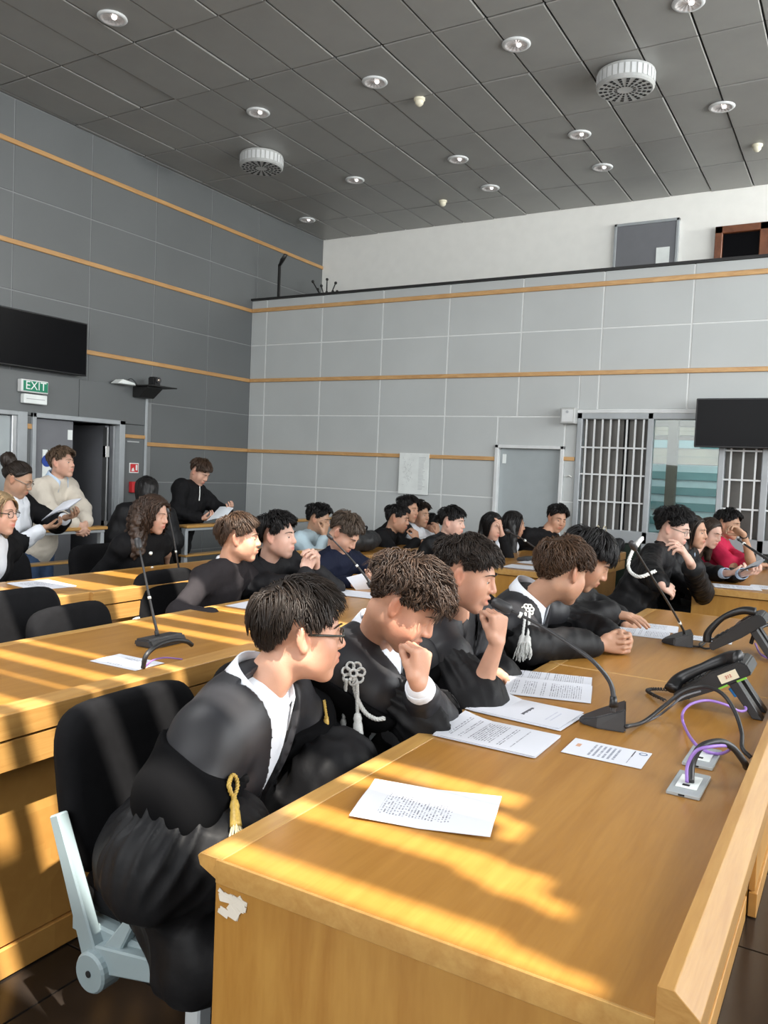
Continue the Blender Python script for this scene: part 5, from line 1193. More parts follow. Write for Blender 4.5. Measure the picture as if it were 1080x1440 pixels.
# 4: boy with folded hands
hc = atx(880, 905, -.80)
p = figure('boy with wavy chestnut hair and white collar, silver tassels, hands folded on the desk', atx(791, 806, -1.06), 62, 16, pelvis=(-1.42, 3.33, .52), tyaw=12, voxel=.008, fine=.0042, skin='tan', brow='chestnut', lids=.66,
    R=dict(w=hc+v3(-.085, -.055, -.005), e=v3(-1.10, 3.02, .835), d=v3(.9, .42, .05), n=v3(-.2, .95, -.1), curl=.62, thumb=.5), L=dict(w=hc+v3(-.07, .075, .0), e=v3(-1.08, 3.62, .84), d=v3(.85, -.5, .05), n=v3(-.2, -.95, -.1), curl=.6, thumb=.6), nk=v3(-1.20, 3.29, .965))
hair(p, HAIR['chestnut'], 2200, .006, .036, .016, .10, .05, .009, 1.4, .5, seed=14, wild=.5, grav=.2, hl=0, vary=.4, fringe=.045)
garment(p, 'shirt', tbody(p, .010), 'shirt_white', .010, .002); collar(p, 'shirt_white', 34, .074, .044, .06, up=.038)
gown(p, .0095, (.066, .074, .064), .92, seed=51, pleats=.005, yl=-.13)
hit = hitter(p); rosette(p, hit(742, 858, .010), -ray(742, 858), .016)
hang(p, hit, (739, 862), (735, 895), length=.075, r=.014); hang(p, hit, (745, 862), (742, 896), length=.075, r=.014)
# 5: boy with straight fringe
p = figure('boy with straight black fringe in black, looking down, one hand laid on the desk', atx(824, 787, -1.02), 18, 34, pelvis=(-1.40, 3.86, .52), tyaw=0, voxel=.0085, fine=.0048, skin='tan', brow='black', lids=1,
    R=dict(w=atx(858, 862, -.97), e=atx(815, 872, -1.08), d=v3(.85, .10, -.05), n=v3(.1, .1, -1), curl=.18, spread=.5), L=A(v3(-.98, 4.05, .80), (0, 1, -.4), curl=.3), nk=v3(-1.17, 3.64, .965))
hair(p, HAIR['black'], 1500, .006, .024, .010, .09, .03, .001, 1, .55, seed=15, wild=.2, grav=.3, hl=-2, fringe=.05)
gown(p, .011, (.075, .075, .065), .93, v=False, seed=61, pleats=.003, yoke=None)
# ------------------------------------------------------------------ the second row
p = figure('boy in charcoal long sleeved top over white tee, profile to the right, second row', atx(336, 758, -2.92), 34, 2, pelvis=(-3.2, 3.40, .52), tyaw=5, voxel=.010, fine=.0055, skin='warm', brow='brown', lids=.628,
    R=dict(w=atx(300, 868, -2.66), e=atx(250, 862, -2.90), curl=.4), L=A(v3(-2.6, 3.6, .82), (0, 1, -.5), curl=.4))
hair(p, HAIR['brown'], 1300, .0065, .026, .013, .08, .035, .002, 1, .4, seed=16, wild=.35, grav=.25)
garment(p, 'long_sleeved_top', tbody(p, .012)+sleeves(p, 0, .98, (.06, .052, .042)), 'cloth_charcoal', .011, .004)
collar(p, 'shirt_white', 75, .062, .008, .0, up=.03, name='tee_neckline', spread=.1)
hc = atx(438, 787, -2.66)
p = figure('pale boy with wavy black hair in black shirt, clasped hands held before his chin', atx(390, 755, -2.90), 12, 0, pelvis=(-3.22, 3.93, .52), tyaw=0, voxel=.010, fine=.0055, skin='pale', brow='black', lids=.62,
    R=dict(w=hc+v3(-.01, -.035, -.06), e=atx(428, 826, -2.68), d=v3(.1, .3, .9), n=v3(-.2, .9, .1), curl=.55, thumb=.6), L=dict(w=hc+v3(.0, .045, -.06), e=atx(470, 828, -2.62), d=v3(.1, -.3, .9), n=v3(-.2, -.9, .1), curl=.55, thumb=.6))
hair(p, HAIR['black'], 1300, .0065, .034, .014, .09, .04, .004, 1.3, .4, seed=17, wild=.4, grav=.25)
garment(p, 'shirt', tbody(p, .014)+sleeves(p, 0, .92, (.064, .056, .046)), 'shirt_black', .011, .005); collar(p, 'shirt_black', 40, .068, .03, .045)
W = p['wr'][1]; put(MB().tube([W+v3(.032*math.cos(t), .032*math.sin(t), -.02) for t in np.linspace(0, 6.28, 16)], .003, 5, cap=False), 'bracelet', MATS['cord_dark'], p['root'])
p = figure('ash brown haired boy in navy pullover bent over a sheet he holds', atx(484, 750, -2.90), 2, 40, pelvis=(-3.2, 4.52, .52), tyaw=-6, voxel=.010, fine=.0058, skin='fair', brow='ash', lids=1,
    R=dict(w=atx(492, 820, -2.62), e=atx(440, 832, -2.86), d=v3(.7, .5, .15), n=v3(.3, -.2, .9), curl=.5, thumb=.7), L=dict(w=v3(-2.55, 4.62, .84), pole=v3(0, 1, -.5), curl=.5))
hair(p, HAIR['ash'], 1200, .0065, .026, .012, .07, .03, .001, 1, .5, seed=18, wild=.45, grav=.15)
garment(p, 'pullover', tbody(p, .018)+sleeves(p, 0, .96, (.066, .06, .05)), 'cloth_navy', .011, .006); collar(p, 'cloth_navy', 34, .068, .034, .04)
v, f = sheet_mesh(.16, .22, lambda a, b: .01*a*a); 
def heldsheet(label, corners, m='paper', pages=2, cat='papers'):
    # held papers: bilinear patch through four corners, a few sheets thick
    P0, P1, P2, P3 = [np.asarray(c, float) for c in corners]; nn = unit(np.cross(P1-P0, P3-P0)); t = thing('held_papers', label, cat, tuple(P0))
    for k in range(pages):
        vs = []; n = 8
        for top in (0, 1):
            for i in range(n+1):
                for j in range(n+1):
                    a, b_ = i/n, j/n; q = (P0*(1-a)+P1*a)*(1-b_)+(P3*(1-a)+P2*a)*b_; vs.append(q+nn*(.012*math.sin(a*3.0)*(1-.3*b_)+.0035*k+.001*top)+(P1-P0)*.02*k)
        m_ = (n+1)**2; fs = []
        for i in range(n):
            for j in range(n):
                q0 = i*(n+1)+j; fs += [(m_+q0, m_+q0+n+1, m_+q0+n+2, m_+q0+1), (q0+1, q0+n+2, q0+n+1, q0)]
        put(MB().add(vs, fs), 'page', MATS[m], t, smooth=False)
    return t
heldsheet('small white sheet held by the boy in navy', [atx(487, 812, -2.56), atx(507, 838, -2.56), atx(527, 822, -2.48), atx(511, 806, -2.5)], pages=1)
# ------------------------------------------------------------------ rows behind, centre
V2, F2 = .014, .0075
p = figure('curly black haired boy in pale blue shirt by the rear railing, hand near his chin', atx(448, 731, -4.25), 12, 14, pelvis=(-4.55, 6.0, .5), tyaw=0, voxel=V2, fine=F2, skin='olive', brow='black', lids=.66,
    R=dict(w=atx(456, 752, -4.1), pole=v3(.3, -.4, -1), d=v3(.1, .1, 1), n=v3(-1, 0, 0), curl=.7))
hair(p, HAIR['black'], 600, .009, .036, .012, .06, .02, .008, 1.5, .4, seed=19, wild=.5)
garment(p, 'shirt', tbody(p, .016)+sleeves(p, 0, .9, (.064, .058, .05)), 'shirt_pale', .014, .003); collar(p, 'shirt_pale', 34, .068, .03, .045)
p = figure('boy in black jacket with hand at his mouth at the rear desk', atx(559, 730, -3.78), 14, 10, pelvis=(-4.22, 6.60, .5), tyaw=0, voxel=V2, fine=F2, skin='tan', brow='black', lids=.66,
    R=dict(w=atx(586, 760, -3.56), pole=v3(.4, -.3, -1), d=v3(-.3, .1, .9), n=v3(-.8, .2, 0), curl=.6), L=A(v3(-3.55, 6.85, .82), (0, 1, -.4), curl=.4))
hair(p, HAIR['black'], 600, .009, .030, .012, .07, .03, .003, 1, .4, seed=20)
garment(p, 'jacket', tbody(p, .022)+sleeves(p, 0, .95, (.07, .062, .05)), 'cloth_black', .014, .006); collar(p, 'cloth_black', 30, .068, .03, .03)
p = figure('black haired boy mostly hidden behind the boy in the black jacket', atx(574, 717, -3.93), -5, 6, pelvis=(-4.35, 7.08, .5), tyaw=0, voxel=V2, fine=F2, skin='tan', brow='black', lids=.66)
hair(p, HAIR['black'], 500, .009, .032, .014, .06, .03, .004, 1, .4, seed=21)
garment(p, 'jacket', tbody(p, .022)+sleeves(p, 0, .95, (.07, .062, .05)), 'cloth_black', .014, .006)
p = figure('boy in white shirt seated against the back wall', atx(590, 724, -3.95), -8, 6, pelvis=(-4.2, 7.50, .5), tyaw=-8, voxel=V2, fine=F2, skin='olive', brow='dark', lids=.62, R=A(v3(-3.62, 7.35, .82), (0, -1, -.4), curl=.4), L=A(v3(-3.65, 7.6, .82), (0, 1, -.4), curl=.4))
hair(p, HAIR['dark'], 600, .009, .032, .010, .06, .02, .005, 1.2, .4, seed=22)
garment(p, 'shirt', tbody(p, .016)+sleeves(p, 0, .95, (.066, .06, .05)), 'shirt_white', .014, .006); collar(p, 'shirt_white', 34, .068, .03, .045)
p = figure('dark haired person bowing behind a raised hand, right of the white shirt', atx(606, 739, -3.98), -10, 25, pelvis=(-4.25, 7.98, .5), tyaw=0, s=.92, voxel=V2, fine=F2, skin='tan', brow='black', lids=1,
    R=dict(w=atx(615, 752, -3.80), pole=v3(0, -.3, -1), d=v3(-.1, .1, 1), n=v3(-1, .2, 0), curl=.4))
hair(p, HAIR['black'], 500, .009, .026, .012, .05, .02, .002, 1, .4, seed=23)
garment(p, 'top', tbody(p, .018)+sleeves(p, 0, .8, (.066, .06, .05)), 'shirt_white', .014, .006)
p = figure('boy with black bowl cut and black gown with silver cord, looking right', atx(636, 735, -3.02), 2, 6, pelvis=(-3.25, 6.32, .5), tyaw=-10, voxel=.012, fine=.0065, skin='pale', brow='black', lids=.66)
hair(p, HAIR['black'], 900, .008, .026, .014, .08, .02, .001, 1, .4, seed=24, wild=.15, hl=-8, grav=.3)
garment(p, 'gown', tbody(p, .02)+sleeves(p, 0, .95, (.07, .066, .06))+skirt(p), 'gown_black', .014, .005); collar(p, 'cloth_black', 25, .066, .015, .02)
ropecord(p, [atx(631, 760, -2.98), atx(629, 775, -2.97), atx(634, 785, -2.97), atx(631, 800, -2.97)], .010, 'cord_silver')
tassel(p, atx(633, 762, -2.97), .06, 'cord_silver', 'cord_silver', .012, .06)
p = figure('long haired woman in black covering her eyes with one hand', atx(692, 740, -2.85), -18, 14, pelvis=(-3.15, 6.74, .5), tyaw=-10, voxel=V2, fine=F2, skin='fair', brow='black', lids=1, fem=True, s=.96,
    L=dict(w=atx(706, 752, -2.66), e=atx(716, 790, -2.62), d=v3(-.15, -.1, 1), n=v3(-.8, -.3, 0), curl=.25, thumb=.3))
hair(p, HAIR['black'], 500, .009, .020, .014, .08, .04, 0, 1, 0, seed=25, long=.30, part=.1)
hair_mass(p, [((-.05, -.05, .02), (-.085, -.03, -.20), .05, .04), ((.05, -.05, .02), (.085, -.03, -.16), .045, .035), ((0, -.06, 0), (0, -.07, -.2), .06, .06)], HAIR['black'])
garment(p, 'jacket', tbody(p, .018)+sleeves(p, 0, .92, (.06, .052, .045)), 'cloth_black', .014, .005, cut=[vcut(p)]); garment(p, 'top', tbody(p, .008), 'shirt_white', .014, .003)
p = figure('woman with very long black hair and white top, turned to the right', atx(722, 738, -2.80), 40, 8, pelvis=(-3.1, 7.18, .5), tyaw=-5, voxel=V2, fine=F2, skin='tan', brow='black', lids=.66, fem=True, s=.98)
hair(p, HAIR['black'], 500, .009, .022, .016, .08, .04, 0, 1, 0, seed=26, long=.36, part=.0)
hair_mass(p, [((-.04, -.05, .03), (-.06, -.02, -.30), .06, .045), ((.05, -.04, .02), (.10, .03, -.34), .055, .03), ((0, -.06, 0), (0, -.07, -.32), .065, .07)], HAIR['black'])
garment(p, 'top', tbody(p, .014)+sleeves(p, 0, .9, (.06, .052, .045)), 'shirt_white', .014, .005)
p = figure('smiling boy in black sweater leaning over, before the grey door', atx(783, 730, -2.55), -42, 14, -8, pelvis=(-3.05, 7.72, .55), tyaw=-25, voxel=V2, fine=F2, skin='tan', brow='black', lids=.6, nk=atx(765, 752, -2.62), troll=.25, smile=1)
hair(p, HAIR['black'], 600, .009, .032, .012, .06, .02, .005, 1.2, .4, seed=27)
garment(p, 'sweater', tbody(p, .02)+sleeves(p, 0, .95, (.07, .062, .05)), 'cloth_black', .014, .005); collar(p, 'cloth_black', 20, .064, .01, .01)
# ------------------------------------------------------------------ far right group
p = figure('boy with round glasses and white cord on his gown, thinking with hand at his mouth', atx(947, 744, -1.10), -8, 16, pelvis=(-1.42, 5.70, .52), tyaw=-6, voxel=.011, fine=.006, skin='pale', brow='black', lids=.6,
    L=dict(w=atx(970, 790, -.84), e=atx(990, 838, -.92), d=v3(-.45, -.25, .8), n=v3(-.9, -.1, -.2), fing=(.25, .4, .5, .6), thumb=.6), R=dict(w=atx(930, 822, -1.0), pole=v3(-.6, -.8, -.5), d=v3(.35, .55, -.25), n=v3(-.7, .3, -.3), curl=.25))
hair(p, HAIR['black'], 1100, .007, .042, .016, .085, .03, .009, 1.6, .45, seed=28, wild=.6)
glasses(p, 'glasses_metal', .021, .020, .0014)
garment(p, 'gown', tbody(p, .022)+sleeves(p, 0, .93, (.068, .075, .06))+skirt(p, .11, .3), 'gown_black', .012, .006, pleat=armpleat(p, .002)); collar(p, 'cloth_black', 30, .066, .03, .03)
ropecord(p, [atx(901, 758, -1.10), atx(893, 768, -1.12), atx(884, 790, -1.13), atx(886, 803, -1.12), atx(900, 811, -1.05), atx(922, 803, -.98)], .010, 'cord_white', tw=120)
ropecord(p, [atx(903, 757, -1.10), atx(898, 763, -1.10), atx(895, 768, -1.10)], .013, 'cord_white', 'cord_knot', tw=120)
p = figure('dark haired woman half hidden behind the boy with the white cord', atx(974, 748, -1.08), -12, 6, pelvis=(-1.38, 6.52, .5), tyaw=-5, voxel=V2, fine=F2, skin='tan', brow='black', lids=.62, fem=True, s=.96)
hair(p, HAIR['dark'], 500, .009, .022, .016, .08, .04, 0, 1, 0, seed=29, long=.26)
hair_mass(p, [((-.05, -.04, .0), (-.08, -.01, -.18), .05, .04), ((.05, -.04, .0), (.08, -.01, -.18), .05, .04)], HAIR['dark'])
garment(p, 'gown', tbody(p, .02)+sleeves(p, 0, .95, (.07, .066, .06)), 'gown_black', .014, .005); collar(p, 'shirt_blue', 34, .068, .03, .05)
p = figure('woman with long straight brown hair and blue striped cuffs reading papers', atx(998, 749, -1.10), -26, 20, pelvis=(-1.40, 7.16, .5), tyaw=-8, voxel=.012, fine=.0065, skin='pale', brow='dark', lids=.95, fem=True, s=.98,
    R=dict(w=atx(1024, 806, -.80), pole=v3(-.2, -.9, -.6), d=v3(.8, .1, .1), n=v3(.1, .2, .95), curl=.5, thumb=.6), L=dict(w=atx(1047, 806, -.68), pole=v3(0, .9, -.6), d=v3(.6, -.4, .1), n=v3(.1, 0, .95), curl=.5, thumb=.6), nk=v3(-1.22, 7.15, .87))
hair(p, (.035, .022, .015), 700, .008, .018, .014, .08, .04, 0, 1, 0, seed=30, long=.34, part=0)
hair_mass(p, [((-.055, -.03, .0), (-.075, .02, -.24), .04, .03), ((.055, -.03, .0), (.085, .045, -.30), .04, .03), ((0, -.06, 0), (0, -.06, -.2), .06, .05)], (.035, .022, .015))
garment(p, 'gown', tbody(p, .02)+sleeves(p, 0, .86, (.07, .064, .055)), 'gown_black', .013, .005, cut=[vcut(p, -.34, .05)]); garment(p, 'blouse', tbody(p, .008), 'shirt_white', .014, .003)
cuff(p, 1, 'shirt_blue', .95, .040, .07); cuff(p, -1, 'shirt_blue', .95, .040, .07)
heldsheet('bundle of papers held up by the woman with striped cuffs', [atx(1032, 812, -.66), atx(1066, 797, -.5), atx(1076, 788, -.5), atx(1048, 800, -.66)], 'paper', 3)
p = figure('boy in crimson polo shirt with hand over his mouth, far right', atx(1024, 738, -1.02), -22, 8, pelvis=(-1.25, 7.8, .5), tyaw=-12, voxel=.012, fine=.0068, skin='olive', brow='black', lids=.66,
    L=dict(w=atx(1046, 752, -.82), e=atx(1059, 800, -.75), d=v3(-.5, -.1, .35), n=v3(-.5, -.5, -.2), curl=.5, thumb=.4), R=dict(w=v3(-.72, 7.65, .82), pole=v3(-.2, -1, -.5), curl=.4))
hair(p, HAIR['black'], 700, .009, .030, .014, .08, .03, .003, 1, .3, seed=33, part=0)
garment(p, 'polo_shirt', tbody(p, .016)+sleeves(p, .006, .42, (.064, .058, .05)), 'polo_red', .013, .004); collar(p, 'polo_red', 34, .068, .03, .035)
put(MB().tube([p['wr'][-1]+v3(.03*math.cos(t), .01*math.sin(t), .028*math.sin(t)) for t in np.linspace(0, 6.28, 14)], .007, 6, cap=False), 'watch', MATS['black_plastic'], p['root'])
# ------------------------------------------------------------------ left group
HALL = -.2
p = figure('boy in cream sweatshirt with pale blue collar leaning on the railing', atx(87, 652, -6.08), 18, -4, pelvis=(-6.33, 4.72, .70), tyaw=12, stand=True, floor=HALL, voxel=.012, fine=.0065, skin='fair', brow='light', lids=.628, legs='denim',
    R=dict(w=atx(107, 738, -5.70), pole=v3(-.5, -1, -.3), d=v3(.4, .5, -.55), n=v3(-.4, .5, -.2), curl=.5, thumb=.5), L=dict(w=atx(122, 735, -5.70), pole=v3(-.3, 1, -.3), d=v3(.3, -.45, -.6), n=v3(-.6, -.4, 0), curl=.5, thumb=.5))
hair(p, HAIR['light'], 1000, .008, .034, .010, .075, .02, .003, 1, .6, seed=34, wild=.4, grav=.15)
garment(p, 'sweatshirt', tbody(p, .03)+sleeves(p, 0, .95, (.082, .078, .058)), 'sweat_cream', .012, .004); collar(p, 'shirt_blue', 34, .074, .040, .05, up=.040)
p = figure('woman with dark hair in a bun, glasses and white blouse, reading papers', atx(25, 675, -5.42), 32, 24, pelvis=(-5.62, 3.86, .62), tyaw=22, stand=True, floor=HALL, voxel=.012, fine=.0065, skin='olive', brow='black', lids=.95, fem=True, legs='denim',
    R=dict(w=atx(63, 742, -5.22), pole=v3(-.6, -.9, -.5), d=v3(.6, .6, .1), n=v3(.0, .3, .9), curl=.5, thumb=.6), L=dict(w=v3(-5.2, 4.12, 1.03), pole=v3(-.2, .9, -.6), d=v3(.6, .1, .1), n=v3(.0, -.3, .9), curl=.5, thumb=.6))
hair(p, HAIR['dark'], 900, .006, .014, .012, .08, .06, 0, 1, 0, seed=35, bun=True, wild=.1, grav=0)
hair_mass(p, [((0, -.12, .10), (0, -.13, .11), .052, .052), ((0, -.09, .07), (0, -.12, .10), .05, .05)], HAIR['dark'], .008, .004, 120, name='hair_bun')
glasses(p, 'glasses_metal')
garment(p, 'blouse', tbody(p, .020, low=-.14)+sleeves(p, 0, .9, (.064, .058, .05)), 'shirt_white', .012, .005); collar(p, 'shirt_white', 34, .068, .03, .06)
garment(p, 'dark_cardigan', tbody(p, .032, low=-.2)+sleeves(p, .012, .82, (.064, .06, .055)), 'cloth_black', .013, .005, cut=[vcut(p, -2.0, .15, wmax=.125)])
heldsheet('sheaf of papers held by the woman with the bun', [atx(58, 733, -5.12), atx(96, 716, -5.0), atx(114, 703, -5.0), atx(88, 708, -5.15)], 'paper', 3)
p = figure('fair haired woman in glasses and black blazer at the left edge', atx(-2, 722, -4.40), 22, 4, pelvis=(-4.62, 2.92, .52), tyaw=12, voxel=.011, fine=.006, skin='fair', brow='light', lids=.628, fem=True)
hair(p, HAIR['blond'], 800, .008, .020, .016, .08, .04, .002, 1, .0, seed=36, long=.20, part=.3)
hair_mass(p, [((-.06, -.03, .0), (-.085, -.01, -.14), .035, .03), ((.06, -.03, .0), (.085, -.01, -.14), .035, .03), ((0, -.07, 0), (0, -.07, -.12), .05, .05)], (.13, .085, .05))
glasses(p, 'glasses_dark', .022, .019)
garment(p, 'top', tbody(p, .010), 'shirt_white', .012, .003); garment(p, 'blazer', tbody(p, .026)+sleeves(p, 0, .95, (.066, .06, .05)), 'cloth_black', .012, .004, cut=[vcut(p, -.42, .085)])
p = figure('woman with long brown curls in a black jacket with white buttons', atx(215, 724, -4.20), 14, 12, pelvis=(-4.48, 4.02, .5), tyaw=0, voxel=.011, fine=.006, skin='fair', brow='dark', lids=.9, fem=True)
hair(p, (.050, .030, .021), 2200, .011, .036, .030, .09, .05, .017, 5.2, 0, seed=37, long=.30, part=-.2, volume=1)
hair_mass(p, [((-.08, -.05, .02), (-.12, -.02, -.24), .06, .065), ((.08, -.05, .02), (.12, .01, -.24), .06, .06), ((0, -.09, 0), (0, -.10, -.22), .075, .08)], (.045, .028, .02), .009, .016, 62, stretch=.8)
garment(p, 'jacket', tbody(p, .022)+sleeves(p, 0, .95, (.066, .06, .05)), 'cloth_black', .012, .004)
for a, b_ in ((212, 778), (214, 799)): put(MB().ell(atx(a, b_, -4.06), (.012,)*3), 'button', MATS['sign_white'], p['root'], smooth=True)
p = figure('woman in black cape seen from behind, long black hair, by the fire alarm', atx(206, 690, -5.62), 140, 12, pelvis=(-5.62, 5.28, .55), tyaw=140, stand=True, floor=HALL, voxel=V2, fine=.009, skin='tan', brow='black', fem=True)
hair(p, HAIR['black'], 600, .009, .022, .016, .08, .04, 0, 1, 0, seed=38, long=.30)
hair_mass(p, [((0, -.06, .02), (0, -.08, -.18), .085, .06)], HAIR['black'])
c0 = p['sh']; garment(p, 'cape', tbody(p, .03)+[(cone(c0[q], c0[q]+p['tr']*q*.08-p['u']*.22, .085, .11), .06) for q in (1, -1)]+[(cone(p['pel'], v3(p['pel'][0], p['pel'][1], .0), .17, .16), .06)], 'gown_black', .014, .004)
p = figure('boy in black sweatshirt with a zip cord standing at the wall reading', atx(281, 664, -5.78), 4, 34, pelvis=(-5.92, 5.98, .66), tyaw=-4, stand=True, floor=HALL, voxel=.012, fine=.0065, skin='fair', brow='brown', lids=1,
    R=dict(w=atx(283, 730, -5.55), pole=v3(-.5, -1, -.4), d=v3(.75, .2, .1), n=v3(.1, .2, .9), curl=.5, thumb=.7), L=dict(w=v3(-5.46, 6.18, 1.03), pole=v3(-.2, 1, -.5), d=v3(.7, -.1, .1), n=v3(.1, -.2, .9), curl=.5, thumb=.7))
hair(p, HAIR['brown'], 900, .008, .026, .010, .085, .03, .001, 1, .5, seed=39, wild=.2, hl=-5)
garment(p, 'sweatshirt', tbody(p, .03)+sleeves(p, 0, .95, (.078, .072, .056)), 'cloth_black', .012, .006); collar(p, 'cloth_black', 25, .066, .025, .02)
ropecord(p, [atx(281, 684, -5.6), atx(281, 694, -5.58), atx(280, 704, -5.58)], .005, 'cord_white', 'zip_cord')
heldsheet('sheets held up by the boy reading at the wall', [atx(290, 733, -5.42), atx(316, 729, -5.3), atx(328, 715, -5.3), atx(309, 713, -5.45)], 'paper_grey', 2)
# ------------------------------------------------------------------ screens, signs, ceiling fittings
def tv(name, label, mn, mx, axis_):
    t = thing(name, label, 'screen', tuple((np.array(mn)+np.array(mx))/2)); mn, mx = np.array(mn, float), np.array(mx, float)
    put(MB().box(mn, mx), 'frame', MATS['black_plastic'], t, bevel=.006)
    a, b = mn.copy(), mx.copy(); s = .012
    for i in range(3):
        if i != axis_[0]: a[i] += s; b[i] -= s
    if axis_[1] > 0: a[axis_[0]] = mx[axis_[0]]-.001; b[axis_[0]] = mx[axis_[0]]+.001
    else: b[axis_[0]] = mn[axis_[0]]+.001; a[axis_[0]] = mn[axis_[0]]-.001
    put(MB().box(a, b), 'display', MATS['screen_black'], t); return t
t = tv('wall_screen', 'black flat screen on the left wall above the exit sign', (-6.93, 4.30, 2.31), (-6.87, 5.66, 2.84), (0, 1))
put(MB().box((-7.0, 4.8, 2.4), (-6.93, 5.1, 2.7)), 'bracket', MATS['black_metal'], t)
t = tv('wall_screen', 'black flat screen hanging in front of the barred windows', (-1.415, 8.19, 1.835), (-.33, 8.25, 2.295), (1, -1))
put(MB().box((-1.0, 8.25, 1.95), (-.75, 8.36, 2.2)), 'bracket', MATS['black_metal'], t)
t = thing('exit_sign', 'green and white exit sign box over the left doors', 'sign', (-6.91, 5.08, 2.14))
put(MB().box((-6.95, 4.93, 2.085), (-6.885, 5.225, 2.205)), 'box', MATS['white_plastic'], t, bevel=.006)
put(MB().box((-6.886, 4.95, 2.097), (-6.882, 5.215, 2.193)), 'green_face', MATS['exit_green'], t)
text_mesh('EXIT', .112, MATS['sign_white'], 'letters', t, (-6.8805, 5.083, 2.147), ((0, 1, 0), (0, 0, 1), (1, 0, 0)), .0008)
put(MB().box((-6.95, 4.965, 1.98), (-6.89, 5.22, 2.07)), 'lamp_unit', MATS['sign_white'], t, bevel=.006)
put(MB().box((-6.892, 4.99, 2.022), (-6.888, 5.19, 2.028)), 'slot', MATS['grey_plastic'], t)
t = thing('camera_bracket', 'black video camera on a black wall bracket', 'camera', (-6.75, 6.48, 2.2))
put(MB().prism([(-6.95, 2.26), (-6.95, 2.17), (-6.85, 2.17), (-6.72, 2.27), (-6.72, 2.285), (-6.95, 2.285)], 1, 6.34, 6.56), 'bracket', MATS['black_metal'], t, bevel=.004)
put(MB().box((-6.90, 6.30, 2.285), (-6.62, 6.68, 2.298)), 'tray', MATS['black_metal'], t, bevel=.003)
put(MB().box((-6.83, 6.44, 2.298), (-6.73, 6.54, 2.40)), 'camera_body', MATS['black_plastic'], t, bevel=.012, seg=2)
put(MB().lathe([(.030, 0), (.032, .03), (.026, .034), (.02, .026)], (-6.74, 6.50, 2.365), 18, (1, -.3, 0)), 'lens_barrel', MATS['charcoal_plastic'], t, smooth=True)
put(MB().lathe([(.019, 0), (.012, .004)], (-6.712, 6.492, 2.365), 14, (1, -.3, 0)), 'lens', MATS['glasses_metal'], t, smooth=True)
t = thing('wifi_box', 'small white box clipped on the wall left of the video camera', 'router', (-6.93, 6.15, 2.3))
put(MB().prism([(6.03, 2.285), (6.28, 2.285), (6.26, 2.31), (6.10, 2.335)], 0, -6.95, -6.83), 'case', MATS['sign_white'], t, bevel=.006)
put(MB().tube(spline([(-6.9, 6.2, 2.32), (-6.9, 6.27, 2.36), (-6.88, 6.33, 2.31), (-6.88, 6.35, 2.28)], 6), .004, 6), 'lead', MATS['cable_black'], t)
t = thing('fire_sign', 'small red and white fire sign above the alarm box', 'sign', (-6.94, 6.385, 1.39))
put(MB().box((-6.95, 6.32, 1.34), (-6.943, 6.45, 1.45)), 'plate', MATS['sign_white'], t); put(MB().box((-6.943, 6.33, 1.35), (-6.941, 6.44, 1.44)), 'red_face', MATS['red_paint'], t)
put(MB().add([(-6.9405, 6.345, 1.36), (-6.9405, 6.39, 1.36), (-6.9405, 6.375, 1.40), (-6.9405, 6.355, 1.39)], [(0, 1, 2, 3)]).box((-6.941, 6.405, 1.37), (-6.9403, 6.43, 1.43)), 'pictogram', MATS['sign_white'], t)
t = thing('fire_alarm_box', 'red break glass fire alarm box on the wall', 'alarm', (-6.93, 6.39, 1.18))
put(MB().box((-6.95, 6.32, 1.125), (-6.89, 6.46, 1.245)), 'case', MATS['red_paint'], t, bevel=.005); put(MB().box((-6.89, 6.36, 1.15), (-6.887, 6.45, 1.215)), 'glass_plate', MATS['sign_white'], t); put(MB().lathe([(.016, 0), (.016, .003)], (-6.887, 6.405, 1.182), 12, (1, 0, 0)), 'button', MATS['dark_hole'], t)
put(MB().box((-6.95, 6.28, 1.675), (-6.944, 6.45, 1.69)), 'wall_plate', MATS['steel'], label='thin metal plate on the wall beside the open door', cat='plate', origin=(-6.95, 6.36, 1.68))
# poster and small wall boxes on the back wall
t = thing('poster', 'white evacuation plan poster under the wood strip on the back wall', 'poster', (-4.49, 8.33, 1.46))
put(MB().box((-4.685, 8.325, 1.225), (-4.30, 8.335, 1.70)), 'sheet', MATS['sign_white'], t)
b = MB(); rg = random.Random(8)
for k in range(60):
    x, z = -4.58+rg.gauss(0, .035), 1.48+rg.gauss(0, .085); l = rg.uniform(.008, .03)
    if rg.random() < .5: b.box((x, 8.3242, z), (x+l, 8.3248, z+.002))
    else: b.box((x, 8.3242, z), (x+.002, 8.3248, z+l))
for k in range(24): b.box((-4.43, 8.3242, 1.65-.016*k), (-4.43+rg.uniform(.05, .1), 8.3248, 1.654-.016*k))
put(b, 'plan_print', mat('plan_ink', (.42, .44, .45), .6), t)
t = thing('wall_speaker', 'pale grey loudspeaker box left of the barred windows', 'speaker', (-2.68, 8.3, 2.13))
put(MB().box((-2.755, 8.24, 2.05), (-2.60, 8.36, 2.215)), 'box', MATS['vent_grey'], t, bevel=.008); put(MB().box((-2.735, 8.236, 2.07), (-2.62, 8.241, 2.195)), 'grille', MATS['bar_white'], t)
put(MB().lathe([(.015, 0), (.015, .004)], (-2.68, 8.236, 2.17), 12, (0, -1, 0)), 'emblem_ring', MATS['grey_plastic'], t)
cable('loose pale cable end poking from the white wall strip beside the windows', [(-2.70, 8.35, 1.50), (-2.66, 8.34, 1.515), (-2.63, 8.34, 1.50)], .006, 'cord_white')
